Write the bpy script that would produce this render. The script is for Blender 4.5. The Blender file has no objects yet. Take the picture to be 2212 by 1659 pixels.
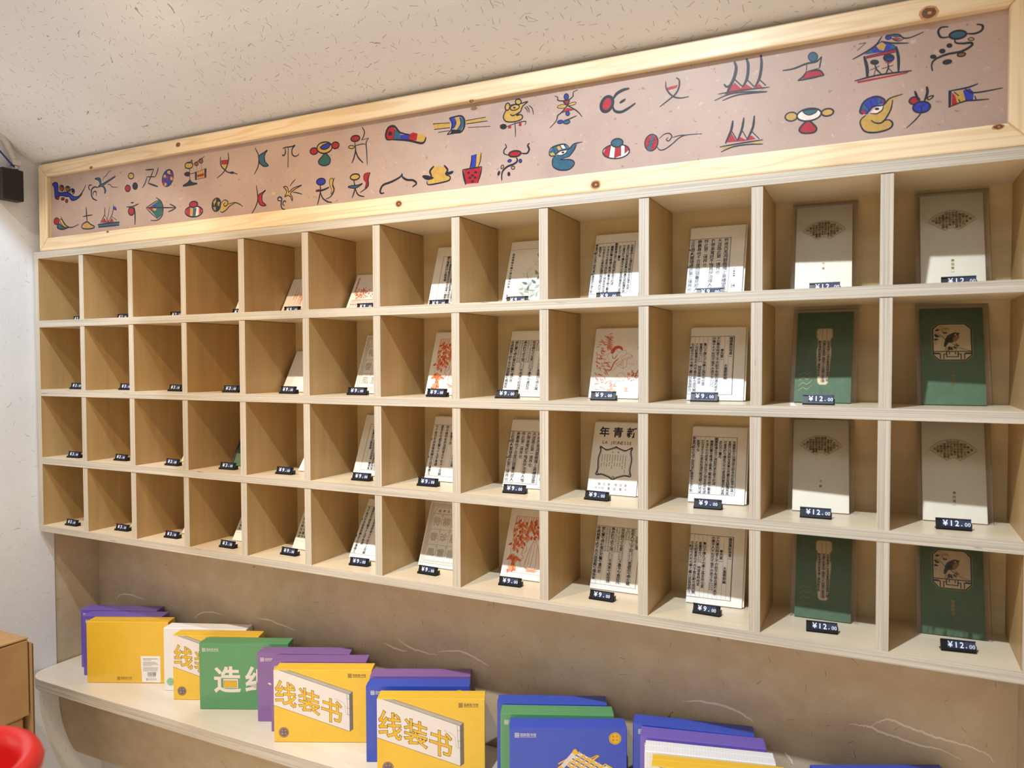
import bpy, math, random
from mathutils import Vector, Matrix
random.seed(7)
SC = bpy.context.scene
COL = SC.collection
ZO = 1.90            # height of the cubby shelf's top above the floor
def lin(c):
    return tuple(((v/255)/12.92 if v/255 <= .04045 else ((v/255+.055)/1.055)**2.4) for v in c)
# ---------------------------------------------------------------- camera
cd = bpy.data.cameras.new('camera'); cam = bpy.data.objects.new('camera', cd); COL.objects.link(cam)
cd.sensor_width = 36; cd.lens = 36*1622.13/2212; cd.clip_start = .02
R_, U_, F_ = ((0.897573,0.440856,-0.002874), (0.010823,-0.028551,-0.999534), (-0.440732,0.897124,-0.030398))
cam.matrix_world = Matrix(((R_[0], -U_[0], -F_[0], 2.08395), (R_[1], -U_[1], -F_[1], -1.28185), (R_[2], -U_[2], -F_[2], (-0.29328)+ZO), (0,0,0,1)))
cd.dof.use_dof = True; cd.dof.focus_distance = 1.9; cd.dof.aperture_fstop = 8.0
SC.camera = cam
# ---------------------------------------------------------------- world, lamps, exposure
w = bpy.data.worlds.new('room_light'); SC.world = w; w.use_nodes = True
bg = w.node_tree.nodes['Background']; bg.inputs[0].default_value = (1.0, .82, .64, 1); bg.inputs[1].default_value = .50
SC.view_settings.view_transform = 'Standard'; SC.view_settings.look = 'None'
SC.view_settings.gamma = 1; SC.view_settings.use_curve_mapping = False
SC.view_settings.exposure = 0.0
def spot(name, loc, target, power, color, size=60, blend=.6, radius=.022):
    l = bpy.data.lights.new(name, 'SPOT'); l.energy = power; l.color = color
    l.spot_size = math.radians(size); l.spot_blend = blend; l.shadow_soft_size = radius
    o = bpy.data.objects.new(name, l); COL.objects.link(o); o.location = (loc[0], loc[1], loc[2]+ZO)
    d = Vector(target)-Vector(loc); o.rotation_euler = d.to_track_quat('-Z', 'Y').to_euler()
    return o
COOL = (.86, .93, 1.0); WARM = (1.0, .72, .40); NEUT = (1.0, .93, .84)
spot('ceiling_spot', (1.54,-1.25,1.13), (1.66,0,-.80), 200, (.80,.90,1.0), 62, .9)
spot('ceiling_spot.001', (.86,-1.25,1.13), (.88,0,-.75), 104, (1.0, .70, .38), 56, .9)
spot('ceiling_spot.002', (.40,-1.25,1.13), (.26,0,-.85), 52, NEUT, 44, .2)
spot('ceiling_spot.003', (.70,-.80,1.05), (-.013,-.35,-.60), 80, (.70,.85,1.0), 42, .12)
spot('ceiling_spot.004', (1.36,-2.97,1.21), (1.2,0,-.1), 26, (.86,.93,1.0), 75, .8, .25)
spot('floor_bounce_spot', (.45,-2.2,1.2), (.45,-2.2,-1.9), 400, (1.0,.92,.82), 78, .5, .05)  # unseen spot, added so the lit floor bounces light up from below
spot('floor_bounce_spot.001', (2.0,-2.2,1.2), (2.0,-2.2,-1.9), 400, (1.0,.92,.82), 78, .5, .05)  # its right-hand twin, also unseen and added for the floor bounce
# ---------------------------------------------------------------- materials
MATS = {}
def nt(name):
    m = bpy.data.materials.new(name); m.use_nodes = True
    t = m.node_tree; return m, t, t.nodes['Principled BSDF']
def nd(t, typ, **kw):
    n = t.nodes.new(typ)
    for k, v in kw.items():
        if k in ('op',): n.operation = v
        else: setattr(n, k, v)
    return n
def mth(t, op, a, b=None, c=None):
    n = t.nodes.new('ShaderNodeMath'); n.operation = op
    for i, v in enumerate((a, b, c)):
        if v is None: continue
        if isinstance(v, (int, float)): n.inputs[i].default_value = v
        else: t.links.new(v, n.inputs[i])
    return n.outputs[0]
def mixc(t, fac, a, b):
    n = t.nodes.new('ShaderNodeMix'); n.data_type = 'RGBA'
    if isinstance(fac, (int, float)): n.inputs[0].default_value = fac
    else: t.links.new(fac, n.inputs[0])
    for i, v in ((6, a), (7, b)):
        if isinstance(v, tuple): n.inputs[i].default_value = (*v[:3], 1)
        else: t.links.new(v, n.inputs[i])
    return n.outputs[2]
def ramp(t, fac, p0, p1):
    n = t.nodes.new('ShaderNodeMapRange'); n.inputs[1].default_value = p0; n.inputs[2].default_value = p1
    t.links.new(fac, n.inputs[0]); return n.outputs[0]
def noise(t, vec, scale, detail=3, rough=.5):
    n = t.nodes.new('ShaderNodeTexNoise'); n.inputs['Scale'].default_value = scale; n.inputs['Detail'].default_value = detail
    n.inputs['Roughness'].default_value = rough; t.links.new(vec, n.inputs['Vector']); return n.outputs['Fac']
def mapping(t, vec, scale, loc=(0,0,0)):
    n = t.nodes.new('ShaderNodeMapping'); n.inputs['Scale'].default_value = scale; n.inputs['Location'].default_value = loc
    t.links.new(vec, n.inputs['Vector']); return n.outputs[0]
def bump(t, bs, h, strength, dist):
    n = t.nodes.new('ShaderNodeBump'); n.inputs['Strength'].default_value = strength; n.inputs['Distance'].default_value = dist
    t.links.new(h, n.inputs['Height']); t.links.new(n.outputs[0], bs.inputs['Normal'])
def plain(name, c, rough=.6, coat=0.0, metal=0.0, var=.06, bmp=0.0, bscale=400, spec=.5, nscale=60):
    if name in MATS: return MATS[name]
    m, t, b = nt(name); g = t.nodes.new('ShaderNodeTexCoord').outputs['Object']
    c = lin(c); f = noise(t, g, nscale)
    col = mixc(t, ramp(t, f, .3, .7), tuple(v*(1-var) for v in c), tuple(min(1, v*(1+var)) for v in c))
    t.links.new(col, b.inputs['Base Color'])
    b.inputs['Roughness'].default_value = rough; b.inputs['Metallic'].default_value = metal
    b.inputs['Coat Weight'].default_value = coat; b.inputs['Coat Roughness'].default_value = .08
    b.inputs['Specular IOR Level'].default_value = spec
    if bmp: bump(t, b, noise(t, g, bscale, 2), bmp, .002)
    MATS[name] = m; return m
def veneer(name, c, axis, rough=.42, dark=.80):      # birch veneer, soft grain along an axis
    m, t, b = nt(name); g = t.nodes.new('ShaderNodeTexCoord').outputs['Object']
    s = [26, 26, 26]; s[axis] = 2.2
    f1 = noise(t, mapping(t, g, tuple(s)), 1.0, 5, .62)
    s2 = [160, 160, 160]; s2[axis] = 9
    f2 = noise(t, mapping(t, g, tuple(s2)), 1.0, 3, .6)
    f3 = noise(t, g, 5.0, 2)
    c = lin(c)
    col = mixc(t, ramp(t, f1, .35, .68), tuple(v*dark for v in c), c)
    col = mixc(t, mth(t, 'MULTIPLY', ramp(t, f2, .55, .75), .25), col, tuple(v*.62 for v in c))
    col = mixc(t, mth(t, 'MULTIPLY', ramp(t, f3, .4, .65), .18), col, lin((196,160,110)))
    t.links.new(col, b.inputs['Base Color']); b.inputs['Roughness'].default_value = rough
    bump(t, b, f2, .08, .001)
    return m
def plyedge(name, c, axis, along):                   # the layered edge of plywood
    m, t, b = nt(name); g = t.nodes.new('ShaderNodeTexCoord').outputs['Object']
    s = [3, 3, 3]; s[axis] = 620; s[along] = 3
    f1 = noise(t, mapping(t, g, tuple(s)), 1.0, 2, .4)
    s2 = [30, 30, 30]; s2[axis] = 900; s2[along] = 30
    f2 = noise(t, mapping(t, g, tuple(s2)), 1.0, 2, .5)
    s3 = [12, 12, 12]; s3[axis] = 170; s3[along] = 12
    f3 = noise(t, mapping(t, g, tuple(s3), (3,1,2)), 1.0, 3, .5)
    c = lin(c)
    col = mixc(t, ramp(t, f1, .38, .62), tuple(v*.70 for v in c), c)
    col = mixc(t, mth(t, 'MULTIPLY', ramp(t, f2, .5, .7), .30), col, tuple(v*.6 for v in c))
    col = mixc(t, mth(t, 'MULTIPLY', ramp(t, f3, .70, .74), .75), col, lin((92,72,50)))
    t.links.new(col, b.inputs['Base Color']); b.inputs['Roughness'].default_value = .7
    bump(t, b, f1, .25, .0015)
    return m
def pine(name, axis):
    m, t, b = nt(name); g = t.nodes.new('ShaderNodeTexCoord').outputs['Object']
    s = [34, 34, 34]; s[axis] = 1.7
    v = mapping(t, g, tuple(s))
    n = t.nodes.new('ShaderNodeTexNoise'); n.inputs['Scale'].default_value = .55; n.inputs['Detail'].default_value = 2
    t.links.new(v, n.inputs['Vector'])
    rings = mth(t, 'SINE', mth(t, 'MULTIPLY', n.outputs['Fac'], 70))
    s2 = [300, 300, 300]; s2[axis] = 6
    f2 = noise(t, mapping(t, g, tuple(s2)), 1.0, 3)
    c = lin((236,214,178))
    col = mixc(t, mth(t, 'MULTIPLY', ramp(t, rings, .25, 1.0), .38), c, lin((204,164,114)))
    col = mixc(t, mth(t, 'MULTIPLY', ramp(t, f2, .5, .75), .22), col, lin((190,150,100)))
    t.links.new(col, b.inputs['Base Color']); b.inputs['Roughness'].default_value = .36
    b.inputs['Coat Weight'].default_value = .15
    bump(t, b, f2, .06, .001)
    return m
def plaster(name, c, fleck, dens=.55, tint=None, rough=.75, bstr=.35):   # straw-flecked plaster, UV in metres
    m, t, b = nt(name); uv = t.nodes.new('ShaderNodeUVMap'); uv.uv_map = 'UVMap'; g = uv.outputs[0]
    c = lin(c)
    big = noise(t, g, 3.0, 3); mid = noise(t, g, 16, 4, .6)
    col = mixc(t, ramp(t, big, .35, .65), tuple(v*.93 for v in c), c)
    if tint: col = mixc(t, mth(t, 'MULTIPLY', ramp(t, mid, .42, .62), .5), col, lin(tint))
    wob = t.nodes.new('ShaderNodeTexNoise'); wob.inputs['Scale'].default_value = 60; t.links.new(g, wob.inputs['Vector'])
    for cell, L, W, thr, off in ((.021, .20, .020, 1-dens, 0.0), (.034, .16, .016, 1-dens*.8, 7.3), (.085, .09, .013, 1-dens*.55, 3.1)):
        v = mapping(t, g, (1/cell, 1/cell, 1), (off, off*1.7, 0))
        wv = t.nodes.new('ShaderNodeVectorMath'); wv.operation = 'MULTIPLY_ADD'
        t.links.new(wob.outputs['Color'], wv.inputs[0]); wv.inputs[1].default_value = (.22, .22, 0); t.links.new(v, wv.inputs[2])
        vo = t.nodes.new('ShaderNodeTexVoronoi'); vo.voronoi_dimensions = '2D'; vo.inputs['Scale'].default_value = 1; t.links.new(wv.outputs[0], vo.inputs['Vector'])
        df = t.nodes.new('ShaderNodeVectorMath'); df.operation = 'SUBTRACT'; t.links.new(wv.outputs[0], df.inputs[0]); t.links.new(vo.outputs['Position'], df.inputs[1])
        sp = t.nodes.new('ShaderNodeSeparateColor'); t.links.new(vo.outputs['Color'], sp.inputs[0])
        ro = t.nodes.new('ShaderNodeVectorRotate'); ro.rotation_type = 'Z_AXIS'; t.links.new(df.outputs[0], ro.inputs['Vector']); t.links.new(mth(t, 'MULTIPLY', sp.outputs[0], 6.2832), ro.inputs['Angle'])
        xy = t.nodes.new('ShaderNodeSeparateXYZ'); t.links.new(ro.outputs[0], xy.inputs[0])
        a = mth(t, 'LESS_THAN', mth(t, 'ABSOLUTE', xy.outputs[0]), mth(t, 'MULTIPLY', sp.outputs[2], L*1.6))
        bb = mth(t, 'LESS_THAN', mth(t, 'ABSOLUTE', xy.outputs[1]), W)
        k = mth(t, 'MULTIPLY', mth(t, 'MULTIPLY', a, bb), mth(t, 'GREATER_THAN', sp.outputs[1], thr))
        col = mixc(t, mth(t, 'MULTIPLY', k, .68), col, lin(fleck))
    t.links.new(col, b.inputs['Base Color']); b.inputs['Roughness'].default_value = rough
    h = mth(t, 'ADD', mth(t, 'MULTIPLY', noise(t, g, 30, 4, .6), 1.0), mth(t, 'MULTIPLY', noise(t, g, 240, 2), .35))
    bump(t, b, h, bstr, .006)
    return m
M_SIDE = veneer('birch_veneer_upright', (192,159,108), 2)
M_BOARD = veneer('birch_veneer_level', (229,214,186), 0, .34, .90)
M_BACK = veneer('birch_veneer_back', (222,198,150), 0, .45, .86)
M_DESK = veneer('birch_worktop', (216,210,197), 0, .32, .90)
M_EDGE_H = plyedge('plywood_edge_level', (204,195,180), 2, 0)
M_EDGE_V = plyedge('plywood_edge_upright', (204,194,178), 0, 2)
M_PINE_X = pine('pine_level', 0); M_PINE_Z = pine('pine_upright', 2)
M_WHITE = plaster('white_straw_plaster', (236,240,246), (176,164,144), .22, None, .7, .14)
M_CEIL = plaster('cream_straw_plaster', (228,228,234), (112,90,52), .75, None, .5, .12)
M_TAN = plaster('tan_straw_plaster', (198,180,154), (110,88,58), .13, (210,196,174), .75, .14)
def paper_panel():
    m, t, b = nt('handmade_paper_panel'); g = t.nodes.new('ShaderNodeTexCoord').outputs['Object']
    c = lin((182,158,146)); f = noise(t, g, 9, 4, .6); f2 = noise(t, g, 130, 2); f3 = noise(t, g, 70, 5, .65)
    col = mixc(t, ramp(t, f, .35, .68), tuple(v*.88 for v in c), c)
    col = mixc(t, mth(t, 'MULTIPLY', ramp(t, f2, .70, .74), .55), col, lin((120,80,70)))
    col = mixc(t, mth(t, 'MULTIPLY', ramp(t, f3, .62, .70), .4), col, lin((226,200,184)))
    t.links.new(col, b.inputs['Base Color']); b.inputs['Roughness'].default_value = .34; b.inputs['Specular IOR Level'].default_value = .35
    bump(t, b, f3, .10, .001); return m
M_PANEL = paper_panel()
INK = dict(r=(160,26,40), y=(184,148,74), b=(40,52,160), t=(44,88,110), n=(30,33,46), w=(222,208,200), g=(44,88,86), o=(140,70,42))
MI = {k: plain('sign_paint_'+n, INK[k], .38, 0, 0, .12, 0, 400, .4, 200) for k, n in dict(r='red', y='ochre', b='blue', t='teal', n='black', w='white', g='green', o='rust').items()}
CARD = plain('card_white', (240,237,230), .45, .25, var=.02)
NAVY = plain('ink_navy', (26,32,66), .5); BLACK = plain('ink_black', (40,38,40), .5); RED = plain('ink_red', (205,84,48), .5)
ORANGE = plain('ink_orange', (222,112,62), .5); SALMON = plain('ink_salmon', (233,160,120), .5); GREENINK = plain('ink_green', (70,104,98), .5)
GOLD = plain('ink_gold', (190,164,96), .35, 0, .3); LGREEN = plain('ink_light_green', (150,166,140), .5); BROWNINK = plain('ink_brown', (58,40,20), .5)
DKGREEN = plain('dark_green_board', (96,124,94), .75, .0, 0, .10, .25, 900); OCHREP = plain('window_paper', (230,210,174), .6); GREYINK = plain('ink_grey', (120,116,112), .5)
CARDTAN = plain('card_cream', (236,228,210), .5, .15, var=.02)
TAGB = plain('tag_black_plastic', (16,16,20), .38, 0, spec=.4); TILE = plain('tag_tile_slate', (50,60,90), .5, spec=.25); DIGIT = plain('tag_digit_white', (240,243,250), .4)
def film():
    m, t, b = nt('clear_sleeve_film'); t.nodes.remove(b); out = t.nodes['Material Output']
    g = t.nodes.new('ShaderNodeTexCoord').outputs['Object']
    tr = t.nodes.new('ShaderNodeBsdfTransparent'); tr.inputs[0].default_value = (.96,.96,.96,1)
    gl = t.nodes.new('ShaderNodeBsdfGlossy'); gl.inputs['Roughness'].default_value = .12
    bp = t.nodes.new('ShaderNodeBump'); bp.inputs['Strength'].default_value = .35; bp.inputs['Distance'].default_value = .003
    t.links.new(noise(t, mapping(t, g, (40,40,14)), 1.0, 2, .5), bp.inputs['Height']); t.links.new(bp.outputs[0], gl.inputs['Normal'])
    fr = t.nodes.new('ShaderNodeFresnel'); fr.inputs[0].default_value = 1.5; t.links.new(bp.outputs[0], fr.inputs['Normal'])
    mx = t.nodes.new('ShaderNodeMixShader'); t.links.new(fr.outputs[0], mx.inputs[0]); t.links.new(tr.outputs[0], mx.inputs[1]); t.links.new(gl.outputs[0], mx.inputs[2])
    t.links.new(mx.outputs[0], out.inputs[0]); return m
FILM = film()
# ---------------------------------------------------------------- mesh helpers
class MB:
    def __init__(s): s.v = []; s.f = []; s.m = []; s.mats = []; s.uv = None; s.layer = 0
    def mi(s, mat):
        if mat not in s.mats: s.mats.append(mat)
        return s.mats.index(mat)
    def add(s, vs, fs, mat):
        k = len(s.v); s.v += [tuple(v) for v in vs]; i = s.mi(mat)
        for f in fs: s.f.append(tuple(q+k for q in f)); s.m.append(i)
    def box(s, a, b, mat, front=None, tf=None):      # front: other material on the -Y face
        x0, y0, z0 = a; x1, y1, z1 = b
        vs = [(x0,y0,z0),(x1,y0,z0),(x1,y1,z0),(x0,y1,z0),(x0,y0,z1),(x1,y0,z1),(x1,y1,z1),(x0,y1,z1)]
        if tf: vs = [tf(v) for v in vs]
        s.add(vs, [(0,3,2,1),(4,5,6,7),(1,2,6,5),(2,3,7,6),(3,0,4,7)], mat); k = len(s.v)-8
        s.f.append((k,k+1,k+5,k+4)); s.m.append(s.mi(front or mat))
    def prism_x(s, prof, x0, x1, mat):               # (y,z) profile, counter-clockwise seen from +X
        n = len(prof)
        s.add([(x0,y,z) for y,z in prof]+[(x1,y,z) for y,z in prof], [(i,(i+1)%n,(i+1)%n+n,i+n) for i in range(n)]+[tuple(range(n))[::-1], tuple(range(n,2*n))], mat)
    def prism_z(s, prof, z0, z1, mat, edge=None, bev=0):
        n = len(prof)
        s.add([(x,y,z0) for x,y in prof]+[(x,y,z1) for x,y in prof], [tuple(range(n))[::-1], tuple(range(n,2*n))], mat)
        k = len(s.v)-2*n; e = s.mi(edge or mat)
        for i in range(n): s.f.append((k+i,k+(i+1)%n,k+(i+1)%n+n,k+i+n)); s.m.append(e)
    def tube(s, pts, r, mat, n=10, ridge=None):
        pts = [Vector(p) for p in pts]; k = len(s.v); rings = len(pts); i = s.mi(mat)
        up = Vector((.3,.2,1)).normalized()
        for j, p in enumerate(pts):
            d = (pts[min(j+1,rings-1)]-pts[max(j-1,0)]).normalized(); a = d.cross(up).normalized(); b = d.cross(a)
            rr = (r[j] if isinstance(r, (list,tuple)) else r)
            for q in range(n):
                t = 2*math.pi*q/n; s.v.append(tuple(p+a*math.cos(t)*rr+b*math.sin(t)*rr))
        for j in range(rings-1):
            for q in range(n): s.f.append((k+j*n+q,k+j*n+(q+1)%n,k+(j+1)*n+(q+1)%n,k+(j+1)*n+q)); s.m.append(i)
        s.f.append(tuple(k+q for q in range(n))[::-1]); s.m.append(i); s.f.append(tuple(k+(rings-1)*n+q for q in range(n))); s.m.append(i)
    def lathe(s, prof, mat, n=40):
        k = len(s.v); i = s.mi(mat); m = len(prof)
        for r, z in prof:
            for q in range(n): t = 2*math.pi*q/n; s.v.append((r*math.cos(t), r*math.sin(t), z))
        for j in range(m-1):
            for q in range(n): s.f.append((k+j*n+q,k+j*n+(q+1)%n,k+(j+1)*n+(q+1)%n,k+(j+1)*n+q)); s.m.append(i)
    # flat print: 2D shapes on the plane y = -layer
    def y(s): s.layer += 1; return -.00012-s.layer*.000004
    def poly(s, pts, mat, y=None):
        y = s.y() if y is None else y
        a = sum(pts[i][0]*pts[(i+1)%len(pts)][1]-pts[(i+1)%len(pts)][0]*pts[i][1] for i in range(len(pts)))
        if a < 0: pts = pts[::-1]
        s.add([(p[0],y,p[1]) for p in pts], [tuple(range(len(pts)))], mat)
    def rect(s, x0, z0, x1, z1, mat, y=None): s.poly([(x0,z0),(x1,z0),(x1,z1),(x0,z1)], mat, y)
    def disc(s, cx, cz, rx, mat, rz=None, n=20, y=None): s.poly([(cx+rx*math.cos(2*math.pi*i/n), cz+(rz or rx)*math.sin(2*math.pi*i/n)) for i in range(n)], mat, y)
    def ribbon(s, pts, w, mat, y=None, closed=False, taper=.55):
        y = s.y() if y is None else y
        n = len(pts); L = []; Rr = []
        for i in range(n):
            a = pts[(i-1)%n] if closed else pts[max(i-1,0)]; b = pts[(i+1)%n] if closed else pts[min(i+1,n-1)]
            dx, dz = b[0]-a[0], b[1]-a[1]; d = math.hypot(dx,dz) or 1e-9
            ww = w/2 if closed else w/2*(taper+(1-taper)*min(1, 3.2*min(i/(n-1), 1-i/(n-1))))
            L.append((pts[i][0]-dz/d*ww, y, pts[i][1]+dx/d*ww)); Rr.append((pts[i][0]+dz/d*ww, y, pts[i][1]-dx/d*ww))
        k = len(s.v); s.v += L+Rr; i_ = s.mi(mat)
        for i in range(n if closed else n-1): j = (i+1)%n; s.f.append((k+n+i,k+n+j,k+j,k+i)); s.m.append(i_)
    def frame(s, x0, z0, x1, z1, w, mat):
        y = s.y()
        s.rect(x0,z0,x1,z0+w,mat,y); s.rect(x0,z1-w,x1,z1,mat,y); s.rect(x0,z0,x0+w,z1,mat,y); s.rect(x1-w,z0,x1,z1,mat,y)
    def mesh(s, name):
        me = bpy.data.meshes.new(name); me.from_pydata(s.v, [], s.f)
        for m in s.mats: me.materials.append(m)
        me.polygons.foreach_set('material_index', s.m)
        if s.uv:
            u = me.uv_layers.new(name='UVMap')
            for p in me.polygons:
                for li in p.loop_indices: u.data[li].uv = s.uv(me.vertices[me.loops[li].vertex_index].co)
        me.update(); return me
    def build(s, name, parent=None, loc=None, bev=0, smooth=False):
        o = bpy.data.objects.new(name, s.mesh(name)); COL.objects.link(o)
        if parent: o.parent = parent
        if loc: o.location = loc
        if bev:
            b = o.modifiers.new('bevel', 'BEVEL'); b.width = bev; b.segments = 2; b.limit_method = 'ANGLE'
        if smooth: o.data.polygons.foreach_set('use_smooth', [True]*len(o.data.polygons))
        return o
def smooth(pts, closed=False, sub=5):
    if len(pts) < 3: return list(pts)
    out = []; n = len(pts)
    for i in range(n if closed else n-1):
        p0 = pts[(i-1)%n] if closed else pts[max(i-1,0)]; p1 = pts[i]; p2 = pts[(i+1)%n]; p3 = pts[(i+2)%n] if closed else pts[min(i+2,n-1)]
        for k in range(sub):
            t = k/sub; t2 = t*t; t3 = t2*t
            out.append(tuple(.5*(2*p1[q]+(p2[q]-p0[q])*t+(2*p0[q]-5*p1[q]+4*p2[q]-p3[q])*t2+(3*p1[q]-p0[q]-3*p2[q]+p3[q])*t3) for q in (0,1)))
    if not closed: out.append(pts[-1])
    return out
# ---- lettering: outlines of single characters, cached
_cu = bpy.data.curves.new('lettering', 'FONT'); _to = bpy.data.objects.new('lettering', _cu); COL.objects.link(_to)
_cu.resolution_u = 2
GLY = {}
def prep(chars, off=0.0, res=2):
    _cu.offset = off; _cu.resolution_u = res
    for ch in sorted(set(chars)):
        if (ch, off) in GLY or ch in ' 　\n': continue
        _cu.body = ch; bpy.context.view_layer.update()
        ev = _to.evaluated_get(bpy.context.evaluated_depsgraph_get()); me = ev.to_mesh()
        GLY[(ch, off)] = ([(v.co.x, v.co.y) for v in me.vertices], [tuple(p.vertices) for p in me.polygons]); ev.to_mesh_clear()
def glyph(mb, ch, cx, cz, size, mat, y, off=0.0, sx=1.0, aff=None):
    """one character centred at (cx, cz), or mapped by aff(u, v) with u, v in 0..1"""
    g = GLY.get((ch, off))
    if not g: return
    vs, fs = g
    if aff: P = [(*aff(x, yv+.085),) for x, yv in vs]
    else:
        if ord(ch) > 0x2000: ox, oz = .5, .38
        else: xs = [v[0] for v in vs]; ox, oz = (min(xs)+max(xs))/2, .345
        P = [(cx+(x-ox)*size*sx, cz+(yv-oz)*size) for x, yv in vs]
    mb.add([(p[0], y, p[1]) for p in P], fs, mat)
def glyph_outline(mb, ch, w, mat, y, aff):
    vs, fs = GLY[(ch, 0.0)]; cnt = {}
    for f in fs:
        for a, b in zip(f, f[1:]+f[:1]): k = (min(a,b), max(a,b)); cnt[k] = cnt.get(k, 0)+1
    for (a, b), n in cnt.items():
        if n != 1: continue
        p, q = aff(vs[a][0], vs[a][1]+.085), aff(vs[b][0], vs[b][1]+.085); d = math.dist(p, q) or 1e-9
        ux, uz = (q[0]-p[0])/d*w/2, (q[1]-p[1])/d*w/2
        mb.add([(p[0]-ux+uz,y,p[1]-uz-ux),(q[0]+ux+uz,y,q[1]+uz-ux),(q[0]+ux-uz,y,q[1]+uz+ux),(p[0]-ux-uz,y,p[1]-uz+ux)], [(0,1,2,3)], mat)
def line_text(mb, txt, x, z, size, mat, adv, off=0.0):
    y = mb.y()
    for i, ch in enumerate(txt): glyph(mb, ch, x+i*adv, z, size, mat, y, off)
def columns(mb, cols, xr, cw, zt, pitch, size, mat, off=0.0, sx=1.0, bold=.00026):
    """vertical text, first column at the right; a column is a string or a list of strings and (small right, small left) pairs"""
    y = mb.y()
    for i, col in enumerate(cols):
        x = xr-cw*(i+.5); z = zt
        for seg in ([col] if isinstance(col, str) else col):
            if isinstance(seg, str):
                for ch in seg:
                    glyph(mb, ch, x, z-pitch/2, size, mat, y, off, sx)
                    if bold and (ch, 0.0) in GLY: glyph_outline(mb, ch, bold, mat, y, lambda a, b, x=x, z=z-pitch/2: (x+(a-.5)*size*sx, z+(b-.085-.38)*size))
                    z -= pitch
            else:
                a, b = seg; p2 = pitch*.62
                for k, ch in enumerate(a): glyph(mb, ch, x+cw*.24, z-p2*(k+.5), size*.55, mat, y, off)
                for k, ch in enumerate(b): glyph(mb, ch, x-cw*.24, z-p2*(k+.5), size*.55, mat, y, off)
                z -= p2*max(len(a), len(b))
def rules(mb, xr, cw, n, z0, z1, w, mat):
    y = mb.y()
    for i in range(n+1): mb.rect(xr-cw*i-w/2, z0, xr-cw*i+w/2, z1, mat, y)
def thing(name, label, cat, loc=(0,0,0), rot=(0,0,0), group=None):
    o = bpy.data.objects.new(name, None); COL.objects.link(o); o.location = (loc[0],loc[1],loc[2]+ZO); o.rotation_euler = rot
    o.empty_display_size = .03; o['label'] = label; o['category'] = cat
    if group: o['group'] = group
    return o
def inst(name, src, parent):
    o = src.copy(); o.name = name; COL.objects.link(o); o.parent = parent; return o
def copy_tree(src, parent=None):
    c = src.copy(); COL.objects.link(c)
    if parent: c.parent = parent
    for ch in list(src.children): copy_tree(ch, c)
    return c
def struct(o): o['kind'] = 'structure'; return o
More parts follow.
